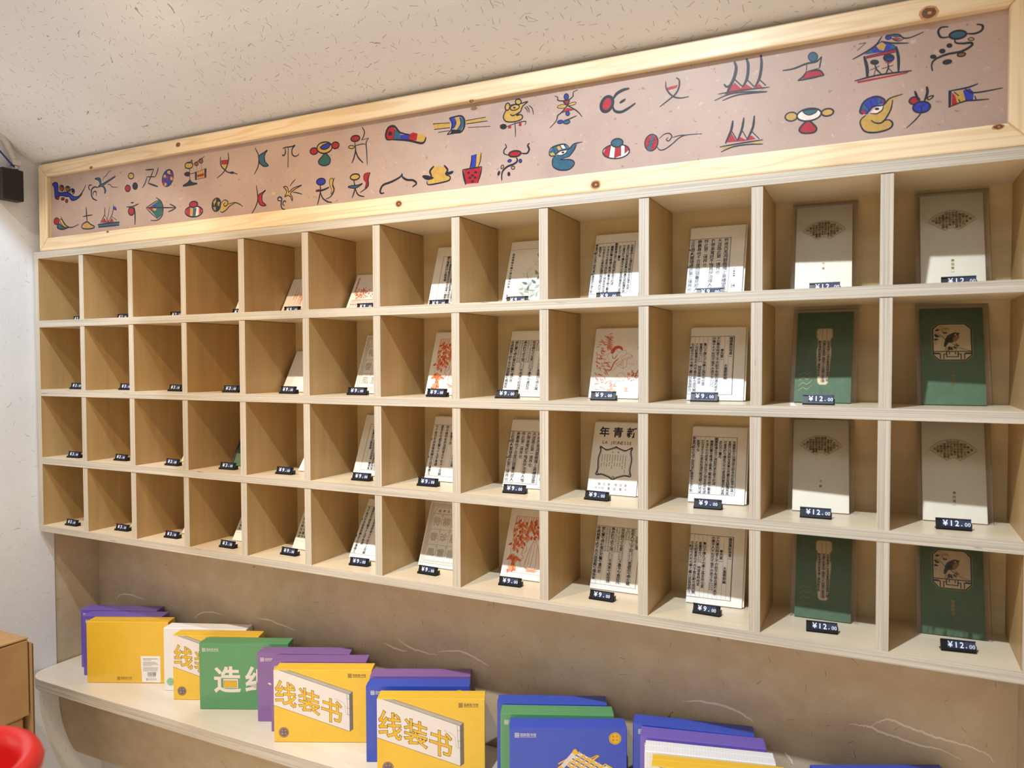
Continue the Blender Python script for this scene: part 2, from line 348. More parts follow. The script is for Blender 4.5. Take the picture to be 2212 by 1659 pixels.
# ---------------------------------------------------------------- drawn data: sign symbols (0.1 mm on the panel), tag places, streaks
SYMBOLS = [
('blue wave shape with red curls and a tail', [('F','b',21,[587,1906,692,1940,790,1918,832,1830,818,1691,915,1639,1071,1637,1159,1628,1311,1585,1483,1485,1656,1468,1830,1533,1742,1459,1567,1394,1393,1396,1287,1504,1199,1513,1089,1537,957,1565,867,1545,798,1482,696,1534,683,1676,661,1819]), ('s','n',24,[1440,1489,1656,1468,1831,1560,1990,1736]), ('F','o',16,[1047,1737,1038,1707,1015,1687,983,1682,952,1694,930,1718,923,1750,933,1780,956,1800,987,1805,1018,1794,1040,1769]), ('F','o',16,[1284,1693,1276,1666,1254,1648,1225,1644,1197,1654,1177,1677,1170,1705,1179,1732,1200,1750,1229,1755,1257,1744,1278,1722]), ('F','n',16,[1488,1628,1481,1610,1465,1597,1443,1594,1421,1601,1406,1617,1401,1637,1407,1656,1424,1668,1446,1671,1467,1664,1483,1648]), ('s','n',24,[871,1657,889,1796,975,1834,1062,1783,1042,1696,961,1682]), ('s','n',24,[1115,1633,1132,1743,1221,1783,1325,1734,1296,1642,1208,1634]), ('s','n',24,[1346,1582,1349,1665,1438,1694,1514,1642,1486,1568,1416,1558]), ('F','r',16,[866,1512,858,1490,838,1476,811,1472,784,1481,765,1499,759,1522,767,1544,787,1559,814,1562,841,1553,860,1535]), ('F','r',16,[1091,1462,1081,1446,1055,1436,1020,1435,984,1443,959,1458,950,1476,960,1491,986,1501,1022,1502,1057,1494,1082,1479]), ('F','r',16,[1235,1392,1227,1371,1207,1356,1181,1353,1154,1361,1136,1379,1129,1402,1137,1424,1157,1438,1184,1442,1210,1433,1229,1415])]),
('dark plant with teal leaves and curled roots', [('s','n',26,[2227,1711,2134,1715,2098,1656,2164,1576]), ('s','n',31,[2467,1618,2343,1650,2224,1602,2203,1468,2271,1353,2424,1289]), ('s','n',23,[2398,1408,2401,1503,2339,1536,2275,1502,2273,1434]), ('F','t',15,[2349,1861,2454,1871,2557,1852,2597,1780,2615,1697,2843,1754,3151,1840,3109,1805,2842,1713,2696,1648,2756,1575,2786,1504,2731,1437,2726,1551,2654,1626,2551,1636,2476,1631,2553,1704,2514,1789,2432,1830]), ('s','n',13,[2659,1787,2744,1872,2806,1892,2890,1968,2993,1999]), ('s','n',15,[2840,1660,2942,1649,3042,1577,3251,1545])]),
('three dots, yellow above red and black', [('F','y',20,[3856,1768,3841,1733,3804,1710,3752,1706,3702,1721,3665,1752,3652,1790,3667,1826,3705,1848,3756,1852,3807,1837,3843,1806]), ('F','r',20,[3722,1470,3708,1432,3671,1406,3622,1401,3573,1416,3537,1449,3525,1490,3540,1528,3577,1553,3626,1559,3675,1543,3710,1510]), ('F','n',15,[3993,1499,3979,1459,3945,1432,3898,1425,3851,1441,3818,1476,3806,1519,3820,1559,3855,1586,3902,1593,3948,1576,3982,1542])]),
('black hooked cross stroke symbol', [('s','n',25,[4292,1870,4445,1858,4596,1854]), ('s','n',22,[4596,1854,4490,1693,4379,1531]), ('s','n',29,[4379,1531,4567,1465,4736,1409]), ('s','n',22,[4766,1875,4707,1759,4648,1662]), ('s','n',20,[4648,1662,4497,1676,4345,1691]), ('s','n',22,[4345,1691,4284,1560,4166,1434])]),
('upright oval patched blue, red and yellow', [('F','b',22,[5262,1529,5197,1440,5103,1388,5003,1388,4925,1440,4890,1530,4908,1634,4974,1723,5069,1774,5169,1773,5246,1721,5280,1632]), ('f','r',0,[4907,1537,5017,1494,4970,1397,4897,1456]), ('f','y',0,[5061,1755,5171,1755,5191,1654,5077,1679]), ('f','r',0,[5207,1703,5278,1639,5269,1569,5212,1613]), ('f','y',0,[5186,1613,5269,1564,5246,1490,5166,1539]), ('f','r',0,[5043,1644,5138,1609,5100,1536,5012,1571]), ('f','y',0,[4973,1486,5053,1460,5022,1392,4963,1398]), ('f','y',0,[4955,1680,5043,1650,5012,1576,4931,1611]), ('s','n',12,[4928,1619,5275,1487]), ('s','n',12,[4986,1722,5292,1604]), ('s','n',12,[4899,1520,5207,1398]), ('s','n',12,[5079,1763,4948,1399]), ('s','n',12,[5226,1736,5096,1384])]),
('lamp on a black foot beside a barred red box', [('F','y',19,[5956,1804,5947,1766,5904,1738,5840,1727,5771,1737,5716,1764,5690,1802,5699,1840,5742,1869,5807,1879,5875,1869,5930,1842]), ('s','n',19,[5754,1871,5860,1864,5925,1916,5944,1807]), ('s','n',26,[5847,1726,5851,1455]), ('F','n',17,[5605,1326,5779,1400,5851,1455,5921,1385,6096,1334]), ('F','n',17,[5665,1613,5748,1647,5837,1627,5836,1557,5729,1564]), ('s','n',14,[5836,1594,5996,1601,6067,1631]), ('f','y',0,[6049,1608,6400,1667,6395,1458,6028,1436]), ('f','r',0,[6101,1547,6328,1564,6327,1503,6099,1490]), ('f','n',0,[6025,1606,6095,1618,6084,1435,6021,1432]), ('f','n',0,[6341,1659,6410,1671,6399,1455,6336,1452]), ('s','n',14,[6049,1608,6400,1667]), ('s','n',14,[6035,1435,6395,1455]), ('s','n',12,[6155,1621,6141,1449]), ('s','n',12,[6225,1638,6218,1450]), ('s','n',12,[6285,1646,6281,1453]), ('F','o',12,[6141,1801,6132,1780,6109,1766,6077,1764,6046,1773,6023,1792,6015,1816,6024,1837,6048,1851,6079,1853,6111,1843,6133,1824]), ('F','o',12,[6300,1852,6290,1826,6264,1809,6229,1806,6194,1817,6169,1840,6160,1868,6170,1894,6196,1911,6231,1914,6266,1903,6291,1880]), ('s','n',14,[5983,1815,6178,1886,6354,1956]), ('s','n',9,[6081,1766,6109,1626]), ('s','n',9,[6246,1808,6250,1647])]),
('goblet with a red and yellow bowl', [('f','r',0,[6885,1794,7116,1779,7104,1695,6896,1707]), ('f','y',0,[6903,1695,7098,1684,6995,1570]), ('s','n',21,[6883,1884,6864,1784,6895,1659,7028,1546,7127,1487,7260,1467,7408,1419]), ('s','n',23,[7109,1949,7134,1849,7115,1730,7046,1593,6926,1485,6755,1401]), ('s','n',12,[6890,1703,7104,1690]), ('s','n',12,[6881,1792,7119,1778]), ('F','n',14,[7293,1463,7285,1455,7263,1450,7233,1451,7203,1457,7181,1466,7174,1477,7182,1485,7204,1490,7234,1489,7263,1483,7285,1474])]),
('red ball with teal and yellow sweeping leaves', [('F','r',19,[839,876,811,835,762,811,705,810,656,832,627,871,627,917,655,958,704,982,761,983,810,961,838,922]), ('F','t',19,[798,821,887,799,1018,718,1150,680,972,666,794,708]), ('F','y',13,[869,927,958,920,1065,785,1238,687,1062,715,932,810]), ('s','n',24,[929,1001,1001,888,1152,736,1370,676,1667,735]), ('s','n',24,[775,808,772,710,971,652,1238,678])]),
('yellow mound under a black cross', [('s','n',29,[1981,1156,1992,969,2008,775]), ('s','n',21,[1833,922,2025,933,2237,934]), ('F','y',24,[1804,710,1999,776,2145,696,2311,614,2142,578,1823,612])]),
('red peaks on blue water with a blue drop', [('f','r',0,[2564,702,2692,813,2812,708,2834,760,2894,701,2978,788,3066,713,3036,676]), ('s','n',20,[2721,1093,2715,905,2544,703]), ('s','n',20,[2715,900,2853,699]), ('s','n',13,[2926,1107,2836,814,2793,742]), ('s','n',18,[3069,1128,3022,905,2862,704]), ('s','n',20,[2980,828,3179,717]), ('f','t',0,[2439,671,3278,656,3276,576,2457,597]), ('s','n',26,[2430,664,2852,667,3290,662]), ('s','n',23,[2457,588,2891,588,3276,576]), ('F','b',5,[3059,1049,3129,1069,3187,976,3086,993])]),
('black hooked post with a red disc', [('s','n',23,[3568,1015,3785,1008,4028,1056]), ('f','n',0,[3729,1119,3835,1122,3826,1083,3728,1093]), ('F','r',25,[3852,884,3836,835,3795,802,3739,794,3685,812,3645,852,3632,903,3648,952,3690,985,3745,993,3799,975,3838,935]), ('s','n',32,[3843,990,3878,829,3870,540])]),
('teal bow with an arrow pointing right', [('f','g',0,[4765,1079,4875,997,4890,842,4849,691,4697,622,4550,769,4363,916,4632,1020]), ('f','r',0,[4333,924,4498,960,4533,848,4419,864]), ('f','b',0,[4536,967,4676,964,4696,898,4553,911]), ('f','y',0,[4534,895,4673,882,4646,825,4552,841]), ('s','n',22,[4654,1147,4820,1053,4899,892,4867,690,4696,589,4451,602]), ('s','n',17,[4287,928,4518,1010,4754,1086]), ('s','n',17,[4287,928,4474,776,4697,622]), ('s','n',22,[4287,933,4853,881,5362,834]), ('s','n',22,[5133,947,5261,889,5362,834]), ('s','n',22,[5362,834,5221,786,5081,760])]),
('red, yellow and blue striped lantern with red top', [('F','w',24,[6263,680,6230,616,6128,571,5982,558,5832,579,5718,630,5671,697,5704,761,5809,806,5956,819,6105,797,6217,746]), ('f','r',0,[5691,706,5736,785,5837,810,5817,586,5725,615]), ('f','y',0,[5844,810,5943,791,5920,567,5824,581]), ('f','t',0,[5949,770,6048,761,6008,560,5927,567]), ('f','r',0,[6147,772,6230,724,6242,644,6143,590]), ('s','n',14,[5844,817,5821,581]), ('s','n',14,[5954,795,5927,567]), ('s','n',14,[6056,780,6016,559]), ('s','n',14,[6140,777,6114,568]), ('F','',24,[6263,680,6230,616,6128,571,5982,558,5832,579,5718,630,5671,697,5704,761,5809,806,5956,819,6105,797,6217,746]), ('F','r',24,[6101,861,6090,825,6045,798,5978,786,5906,793,5849,817,5822,852,5833,888,5878,915,5946,927,6018,919,6075,895])]),
('black netted oval with a yellow spiral tail', [('F','n',19,[6859,750,6823,678,6760,632,6684,625,6618,659,6578,725,6576,806,6612,878,6676,924,6751,930,6817,896,6857,830]), ('f','y',0,[6624,856,6711,921,6709,847,6639,756]), ('f','y',0,[6760,843,6828,836,6809,740,6748,758]), ('f','y',0,[6621,733,6690,739,6688,641,6637,670]), ('s','n',12,[6606,808,6843,756]), ('s','n',12,[6598,747,6835,694]), ('s','n',12,[6694,923,6654,644]), ('s','n',12,[6785,914,6746,636]), ('f','y',0,[6840,603,6878,807,6997,864,7097,810,7246,767,7444,736,7246,731,7111,675,6975,590]), ('s','n',19,[6878,807,6981,865,7087,816,7062,736,6985,719,6952,771,7013,794]), ('s','n',18,[7096,757,7313,771,7444,729,7557,658]), ('s','n',19,[6840,615,6908,584,7043,633,7145,709,7312,754])]),
('axe with a dark teal blade', [('s','n',23,[7958,1951,8056,1785,8071,1624,8033,1496,7923,1355]), ('F','t',18,[8084,1755,8234,1816,8333,1851,8250,1761,8258,1602,8362,1506,8228,1500,8123,1565,8081,1623])]),
('thin black balance scale', [('s','n',22,[8791,1820,8832,1845,9064,1842,9138,1858,9063,1790,9055,1688,9111,1625,9195,1620,9256,1658]), ('s','n',25,[8945,1831,8931,1393]), ('s','n',22,[8853,1830,8865,1751,8840,1689,8789,1674,8775,1710])]),
('face with two red ears over a green drop', [('F','r',19,[9783,1664,9776,1628,9743,1601,9692,1591,9637,1599,9592,1625,9570,1661,9577,1697,9611,1724,9662,1734,9717,1725,9762,1699]), ('F','r',19,[10365,1722,10363,1685,10336,1657,10290,1643,10238,1648,10193,1671,10169,1705,10171,1742,10199,1770,10245,1784,10297,1778,10341,1756]), ('F','y',21,[10175,1703,10160,1642,10095,1597,9995,1579,9888,1594,9803,1638,9762,1699,9778,1761,9844,1806,9945,1823,10051,1808,10135,1764]), ('F','b',17,[9857,1728,9987,1775,10122,1770,10098,1698,9986,1662,9889,1686]), ('F','g',17,[9978,1574,10064,1526,10127,1431,10094,1334,9949,1314,9820,1366,9805,1444,9887,1510])]),
('red-headed stick man holding a bent staff', [('F','r',21,[10915,1789,10906,1758,10868,1735,10812,1726,10753,1733,10706,1756,10684,1787,10693,1818,10731,1841,10787,1850,10846,1842,10893,1820]), ('s','n',23,[10780,1722,10803,1546,10755,1380,10701,1283]), ('s','n',23,[10803,1546,10863,1392,10999,1253]), ('F','y',14,[10773,1612,10762,1597,10734,1589,10695,1590,10657,1599,10629,1614,10618,1631,10629,1646,10657,1654,10696,1654,10735,1644,10763,1629]), ('s','n',14,[10773,1636,10958,1650,11064,1636]), ('s','n',19,[10977,2002,11037,1908,11020,1813,10965,1734]), ('s','n',16,[10965,1734,11147,1752]), ('s','n',18,[11147,1752,11079,1658,11093,1486,11105,1196])]),
('horn banded red, teal, blue and yellow', [('f','r',0,[11589,1785,11663,1895,11795,1905,11808,1779,11764,1653,11617,1673]), ('f','t',0,[11812,1850,11939,1749,11952,1629,11772,1640]), ('f','b',0,[11956,1711,12159,1684,12138,1580,11955,1626]), ('f','r',0,[12168,1695,12253,1719,12366,1680,12337,1543,12153,1579]), ('f','y',0,[12372,1667,12520,1647,12562,1583,12505,1497,12351,1529]), ('F','n',14,[11733,1765,11727,1749,11712,1739,11691,1737,11671,1745,11656,1759,11651,1776,11656,1792,11671,1803,11692,1804,11712,1797,11727,1783]), ('s','n',32,[11763,1642,11617,1661,11583,1761,11649,1897,11795,1905,11939,1761,12168,1683]), ('s','n',32,[11763,1637,12138,1573,12477,1473,12567,1583]), ('s','n',14,[11812,1850,11772,1645]), ('s','n',14,[11956,1723,11955,1621]), ('s','n',13,[12162,1688,12144,1580])]),
('striped half moon crossed by yellow rays', [('f','y',0,[12730,1817,13125,1785,13124,1693,12757,1732]), ('s','n',20,[12730,1822,13125,1789]), ('s','n',20,[12756,1709,13124,1693]), ('s','n',18,[12852,1638,13110,1637]), ('f','b',0,[13125,1876,13220,1886,13259,1766,13218,1680,13137,1645,13165,1756]), ('f','y',0,[13219,1874,13326,1859,13358,1752,13298,1669,13218,1668,13272,1752]), ('f','t',0,[13353,1878,13445,1808,13458,1703,13378,1612,13285,1613,13365,1728]), ('f','n',0,[13164,1653,13378,1616,13351,1559,13137,1576]), ('s','n',26,[13112,1883,13246,1893,13380,1885,13453,1806,13453,1670,13378,1578,13244,1573,13056,1568]), ('s','n',20,[13056,1568,13164,1664,13171,1778,13112,1883]), ('s','n',13,[13225,1885,13267,1760,13205,1659]), ('s','n',13,[13342,1868,13373,1738,13285,1625]), ('f','y',0,[13498,1766,13927,1788,13940,1726,13498,1721]), ('s','n',19,[13485,1779,13927,1784]), ('s','n',19,[13498,1714,13966,1706]), ('s','n',15,[13537,1640,14029,1594])]),
('axe with a red blade', [('s','n',23,[7979,1099,8012,941,8020,755,7945,602,7835,473]), ('F','r',18,[8032,860,8183,924,8265,963,8164,873,8162,714,8277,619,8142,623,8054,698])]),
('plant with yellow leaves and curled roots', [('s','n',25,[8721,674,8635,695,8629,748,8688,763,8739,724,8719,583,8753,501,8845,472]), ('s','n',20,[8822,560,8771,591,8790,654,8841,662,8858,622]), ('F','y',15,[8795,979,8863,985,8921,940,8947,847,9084,924,9326,963,9151,904,8997,816,9047,733,9045,643,8996,738,8911,778,8825,755,8885,853,8845,935]), ('s','n',15,[8983,978,9052,1043,9147,1116]), ('s','n',17,[9065,835,9183,810,9333,762])]),
('blue-headed stick man with a yellow ribbon', [('F','b',19,[9984,986,9976,950,9937,922,9878,911,9815,918,9765,943,9741,978,9750,1015,9790,1042,9848,1053,9911,1046,9961,1021]), ('s','n',24,[9840,909,9844,756,9759,491]), ('s','n',22,[9844,756,9907,623,10035,535,10163,508]), ('f','r',0,[9714,820,9812,830,9844,794,9730,768]), ('s','n',29,[9714,790,9909,795,10087,837]), ('F','y',10,[10105,1006,10201,1009,10174,874,10214,769,10133,677,10150,776,10104,881]), ('s','n',19,[10233,1030,10184,898,10224,768,10133,639,9987,590])]),
('yellow-headed stick man with a red ribbon', [('F','y',21,[10902,986,10893,955,10853,931,10794,920,10731,927,10682,948,10659,979,10669,1010,10709,1035,10769,1045,10831,1038,10880,1017]), ('s','n',23,[10750,912,10778,736,10699,546]), ('s','n',21,[10770,786,10854,605,11022,544]), ('F','t',16,[10593,792,10686,807,10856,802,10979,826,10825,751,10701,756]), ('F','r',9,[11027,1017,11179,1024,11117,921,11115,775,11039,721,11070,828,11010,908]), ('s','n',19,[11179,1024,11126,908,11115,750,10916,643])]),
('black roof-like brush stroke', [('s','n',32,[11533,574,11459,569,11429,620,11505,734,11726,783,11931,856,11983,922]), ('s','n',32,[11983,910,11994,845,12103,778,12245,755,12330,682,12230,622])]),
('yellow gourd with two black tips', [('f','y',0,[12723,956,12861,975,13011,923,13037,804,13105,727,13077,661,12886,635,12666,623,12583,691,12666,729,12750,743,12667,846]), ('s','n',31,[12751,981,12654,894,12695,784]), ('s','n',31,[12984,972,13065,870,13010,796]), ('s','n',22,[12583,703,12610,629,12831,629,13091,660,13118,737,13024,771]), ('F','n',16,[12477,808,12570,810,12736,749,12583,733]), ('F','n',15,[13024,806,13186,829,13159,791,13051,779])]),
('red basket with black dots and two feathers', [('f','r',0,[13440,828,13820,841,13767,541,13478,549]), ('f','b',0,[13626,1090,13717,1102,13690,833,13572,847]), ('f','y',0,[13743,1110,13816,1112,13795,991,13755,855,13703,848]), ('s','n',20,[13413,835,13638,839,13841,845]), ('s','n',21,[13841,845,13806,696,13754,561]), ('s','n',30,[13413,835,13439,691,13478,538]), ('s','n',19,[13613,1092,13612,990,13572,847]), ('s','n',15,[13826,1118,13808,967,13755,848]), ('s','n',13,[13722,1101,13698,832]), ('F','n',13,[13569,756,13566,750,13557,746,13545,745,13533,748,13525,754,13522,761,13525,768,13533,772,13545,772,13557,769,13566,763]), ('F','n',13,[13726,750,13723,743,13714,739,13702,739,13691,742,13682,748,13679,755,13682,762,13691,766,13703,766,13714,763,13723,757]), ('F','n',13,[13655,694,13652,688,13643,684,13632,683,13620,686,13611,692,13608,699,13611,706,13620,710,13632,710,13643,707,13652,701]), ('F','n',13,[13595,655,13591,649,13583,645,13571,644,13559,647,13550,653,13547,660,13551,667,13559,671,13571,672,13583,668,13592,662]), ('F','n',13,[13712,649,13709,643,13701,639,13689,638,13677,641,13669,647,13665,654,13669,661,13677,665,13689,665,13701,662,13709,656]), ('F','n',13,[13655,581,13651,574,13643,570,13631,569,13619,573,13611,578,13607,586,13611,592,13619,596,13631,597,13643,594,13651,588])]),
('yellow animal head with whiskers above a pole', [('F','y',17,[14344,1812,14310,1728,14366,1641,14521,1609,14675,1626,14719,1679,14676,1724,14588,1718,14676,1783,14720,1874,14829,1945,14720,1933,14610,1930,14478,1930,14389,1904,14366,1848]), ('F','y',17,[14448,1898,14435,1867,14412,1848,14386,1847,14364,1863,14351,1892,14352,1927,14365,1958,14388,1977,14414,1978,14436,1962,14449,1933]), ('F','y',17,[14690,1961,14681,1937,14659,1922,14628,1919,14597,1931,14575,1953,14567,1980,14575,2004,14598,2019,14628,2021,14659,2010,14681,1988]), ('F','y',15,[14651,1884,14645,1858,14615,1837,14569,1826,14519,1828,14479,1843,14459,1867,14465,1893,14495,1914,14541,1925,14591,1922,14631,1907]), ('F','n',11,[14564,1868,14561,1864,14554,1861,14544,1861,14534,1864,14527,1869,14524,1874,14527,1879,14534,1881,14544,1881,14554,1878,14561,1874]), ('s','n',13,[14753,1850,14796,1814,14828,1741]), ('s','n',13,[14796,1863,14839,1817,14861,1736]), ('s','n',13,[14840,1872,14915,1806,14943,1685]), ('s','n',17,[14455,1766,14522,1727,14676,1783]), ('s','n',13,[14554,1604,14565,1465,14565,1318]), ('s','n',13,[14377,1541,14565,1573,14741,1588,14789,1571,14763,1516]), ('F','n',11,[14377,1541,14368,1520,14343,1508,14309,1506,14276,1517,14251,1536,14242,1559,14251,1580,14276,1592,14310,1594,14343,1583,14368,1564]), ('f','r',0,[14410,1546,14477,1546,14477,1497,14410,1497]), ('f','r',0,[14642,1572,14697,1569,14693,1507,14636,1515])]),
('dancing figure with red skirt and raised arms', [('F','b',16,[15647,1905,15641,1880,15626,1863,15606,1859,15585,1869,15570,1891,15564,1918,15570,1944,15585,1961,15606,1965,15626,1955,15641,1933]), ('F','r',13,[15546,1845,15667,1849,15632,1756,15601,1757]), ('F','y',9,[15425,1758,15508,1784,15612,1759,15591,1714,15466,1724]), ('F','y',9,[15632,1756,15715,1791,15797,1784,15766,1745,15653,1743]), ('f','r',0,[15504,1632,15622,1710,15766,1660]), ('F','b',13,[15669,1598,15664,1580,15651,1568,15632,1566,15614,1574,15600,1590,15595,1609,15600,1628,15614,1640,15632,1642,15651,1634,15664,1618]), ('s','n',16,[15373,1963,15435,1929,15435,1881,15508,1851,15653,1851,15735,1901,15745,1975,15833,2002]), ('s','n',16,[15550,1844,15622,1757,15766,1660,15847,1591,15914,1502]), ('s','n',16,[15667,1849,15612,1740,15498,1633,15435,1595,15404,1503,15277,1391]), ('s','n',13,[15498,1633,15766,1660]), ('F','b',11,[15544,1474,15540,1458,15521,1446,15493,1442,15463,1445,15440,1456,15429,1471,15434,1487,15453,1499,15481,1503,15511,1500,15534,1489]), ('F','t',11,[15676,1456,15671,1437,15650,1422,15619,1416,15585,1421,15559,1434,15546,1453,15551,1473,15573,1487,15604,1493,15638,1489,15664,1475]), ('s','n',16,[15560,1477,15673,1503,15813,1540])]),
('red bean with two curved arms and a dot', [('F','r',39,[16480,1606,16436,1554,16379,1530,16324,1542,16286,1585,16275,1649,16294,1715,16338,1767,16395,1790,16450,1778,16488,1735,16499,1672]), ('s','n',39,[16505,1735,16572,1816,16688,1862,16803,1871]), ('s','n',35,[16495,1607,16534,1518,16650,1482,16785,1527,16914,1598]), ('F','n',12,[16627,1651,16669,1682,16727,1697,16708,1666,16650,1642])]),
('goblet stroke with a thin red band', [('f','r',0,[17472,1778,17661,1795,17640,1745,17485,1726]), ('s','n',20,[17454,1882,17461,1765,17531,1656,17604,1596,17712,1562,17852,1565]), ('s','n',22,[17630,1919,17684,1871,17685,1765,17640,1665,17550,1591,17349,1469])]),
('three tall flames over red peaks, upper row', [('f','r',0,[18437,1502,18612,1677,18706,1567,18787,1624,18902,1535,19004,1593,19062,1521,18810,1514]), ('s','n',38,[18603,2022,18634,1910,18600,1750,18531,1619,18484,1507]), ('s','n',27,[18600,1738,18741,1585]), ('s','n',34,[18796,2035,18826,1924,18809,1715,18741,1585]), ('s','n',25,[18809,1691,18925,1555]), ('s','n',33,[19024,2058,19036,1887,19004,1683,18936,1553]), ('s','n',24,[19004,1659,19107,1549]), ('s','n',23,[18436,1682,18483,1626,18554,1662]), ('s','n',18,[18342,1529,18695,1533,19163,1512]), ('s','n',18,[18283,1430,18531,1499,18811,1491,19130,1447]), ('s','n',18,[18414,1410,18672,1465,19119,1442])]),
('leaning figure with a red skirt and long arm', [('F','t',11,[19887,1869,19878,1834,19853,1812,19819,1808,19784,1824,19759,1855,19749,1893,19758,1928,19783,1950,19818,1954,19852,1938,19877,1906]), ('s','n',22,[19362,1745,19527,1745,19722,1791,19872,1799,19946,1865]), ('s','n',17,[19727,1790,19723,1677]), ('s','n',15,[19946,1860,19926,1755,19916,1689]), ('s','n',15,[19916,1689,19756,1671]), ('f','r',0,[19723,1665,19916,1644,19981,1576,19853,1552,19659,1550]), ('s','n',20,[19728,1671,19670,1594,19594,1543]), ('s','n',20,[19594,1543,19789,1552,19985,1564]), ('s','n',19,[19985,1564,19906,1657,19734,1663])]),
('house with a bird on the roof and two figures', [('f','b',0,[20558,1788,20787,1944,20976,1854,20986,1787,20779,1777]), ('f','y',0,[20718,1880,20797,1931,20861,1871,20823,1795,20763,1817]), ('f','t',0,[20554,1782,20638,1840,20689,1780]), ('f','t',0,[20917,1861,20980,1849,20986,1804,20918,1800]), ('f','r',0,[20579,1751,20986,1787,20987,1748,20583,1724]), ('s','n',13,[20575,1752,20986,1787]), ('s','n',13,[20583,1720,20987,1743]), ('s','n',19,[20391,1740,20558,1810,20718,1902,20800,2018]), ('s','n',13,[20456,1862,20577,1961]), ('s','n',13,[20577,1961,20475,1958]), ('s','n',17,[20787,1944,20936,1888,21161,1846]), ('F','b',8,[20925,1977,20920,1960,20906,1950,20886,1949,20866,1958,20852,1973,20846,1992,20851,2008,20866,2018,20886,2019,20905,2011,20920,1995]), ('f','t',0,[20915,2000,20994,2013,21072,1955,20994,1955]), ('f','r',0,[20916,1970,21073,1933,20995,1911]), ('s','n',15,[20846,1992,20935,2014,21033,1995,21092,1936,21189,1926,21361,1975]), ('s','n',10,[20916,1970,21015,1903,21102,1926]), ('s','n',10,[20689,1793,20719,1825]), ('s','n',10,[20769,1794,20718,1880]), ('s','n',10,[20829,1794,20861,1871]), ('s','n',34,[20554,1760,20597,1572,20602,1416]), ('s','n',29,[20992,1829,21027,1649,21030,1443]), ('s','n',19,[20424,1401,20743,1437,21210,1427]), ('f','r',0,[20471,1360,20460,1391,21176,1418,21137,1396]), ('F','n',13,[20753,1633,20746,1618,20727,1610,20701,1611,20675,1620,20656,1634,20648,1651,20655,1665,20674,1673,20700,1672,20726,1664,20746,1649]), ('s','n',15,[20705,1608,20732,1526,20803,1438]), ('s','n',15,[20722,1561,20693,1434]), ('s','n',13,[20642,1531,20771,1574]), ('F','n',12,[20966,1660,20957,1635,20931,1619,20896,1618,20860,1632,20834,1657,20824,1686,20833,1711,20859,1727,20895,1728,20930,1714,20957,1689]), ('f','b',0,[20864,1668,20958,1662,20939,1632,20870,1638]), ('f','r',0,[20831,1614,20949,1609,20900,1585]), ('s','n',15,[20884,1588,20891,1521,20852,1429]), ('s','n',15,[20891,1521,20961,1433]), ('s','n',13,[20802,1525,20960,1553])]),
('dark ox head trailing dots, in the top corner', [('F','t',20,[21907,1845,21897,1815,21861,1795,21810,1788,21756,1798,21714,1821,21696,1851,21706,1881,21742,1901,21794,1908,21848,1898,21889,1875]), ('s','n',22,[21680,1987,21587,1995,21550,1939,21589,1851,21700,1836]), ('s','n',22,[22037,1953,22109,1924,22101,1853,22012,1824,21912,1844]), ('s','n',24,[21766,1796,21776,1737,21868,1709,21968,1701,21978,1658,21851,1597,21666,1588,21517,1541,21471,1474,21482,1376]), ('F','y',10,[22007,1746,22003,1737,21989,1733,21971,1734,21953,1740,21940,1749,21935,1760,21939,1768,21953,1773,21971,1772,21989,1766,22002,1756]), ('F','n',12,[21726,1704,21722,1692,21712,1685,21697,1684,21682,1690,21671,1702,21667,1715,21671,1727,21681,1734,21696,1735,21711,1729,21722,1718]), ('F','n',12,[21640,1640,21635,1627,21623,1619,21606,1618,21590,1625,21577,1637,21572,1652,21577,1665,21589,1673,21606,1673,21623,1667,21635,1654]), ('F','n',12,[21523,1578,21518,1567,21506,1561,21489,1561,21472,1567,21459,1578,21455,1590,21459,1601,21471,1608,21488,1608,21505,1601,21518,1591]), ('F','o',14,[21902,1550,21897,1536,21880,1526,21855,1523,21829,1527,21809,1538,21801,1552,21806,1565,21823,1575,21848,1578,21874,1574,21894,1564]), ('F','n',12,[21726,1477,21722,1461,21703,1450,21677,1445,21648,1448,21626,1459,21617,1474,21622,1489,21640,1501,21667,1505,21695,1502,21717,1491])]),
('red ox head trailing dots, lower row', [('F','r',22,[14679,1005,14666,977,14623,956,14561,949,14496,956,14446,976,14425,1004,14438,1032,14482,1053,14544,1060,14609,1053,14658,1032]), ('s','n',19,[14419,995,14330,1032,14324,1102,14375,1155,14346,1218]), ('s','n',26,[14685,998,14805,983,14853,1055,14823,1127,14860,1166]), ('s','n',28,[14585,931,14607,870,14541,818,14385,777,14284,690,14272,532]), ('F','b',11,[14479,893,14479,880,14469,868,14451,860,14431,860,14414,866,14404,878,14404,892,14414,904,14431,911,14452,911,14469,905]), ('F','b',11,[14700,853,14695,837,14684,826,14669,823,14653,829,14642,843,14638,860,14642,876,14654,887,14669,890,14684,884,14696,870]), ('F','y',13,[14308,774,14294,762,14278,757,14264,760,14255,771,14254,787,14261,804,14274,816,14290,821,14305,818,14314,806,14315,791]), ('F','y',13,[14550,743,14545,728,14532,719,14514,717,14496,723,14483,735,14479,751,14483,765,14496,774,14514,776,14532,770,14545,758]), ('F','n',11,[14229,671,14221,654,14210,644,14198,643,14190,651,14187,666,14190,685,14198,702,14209,712,14221,713,14229,705,14232,690]), ('F','n',11,[14449,635,14446,619,14437,607,14425,604,14412,610,14404,624,14400,641,14404,657,14413,669,14425,672,14437,666,14446,652])]),
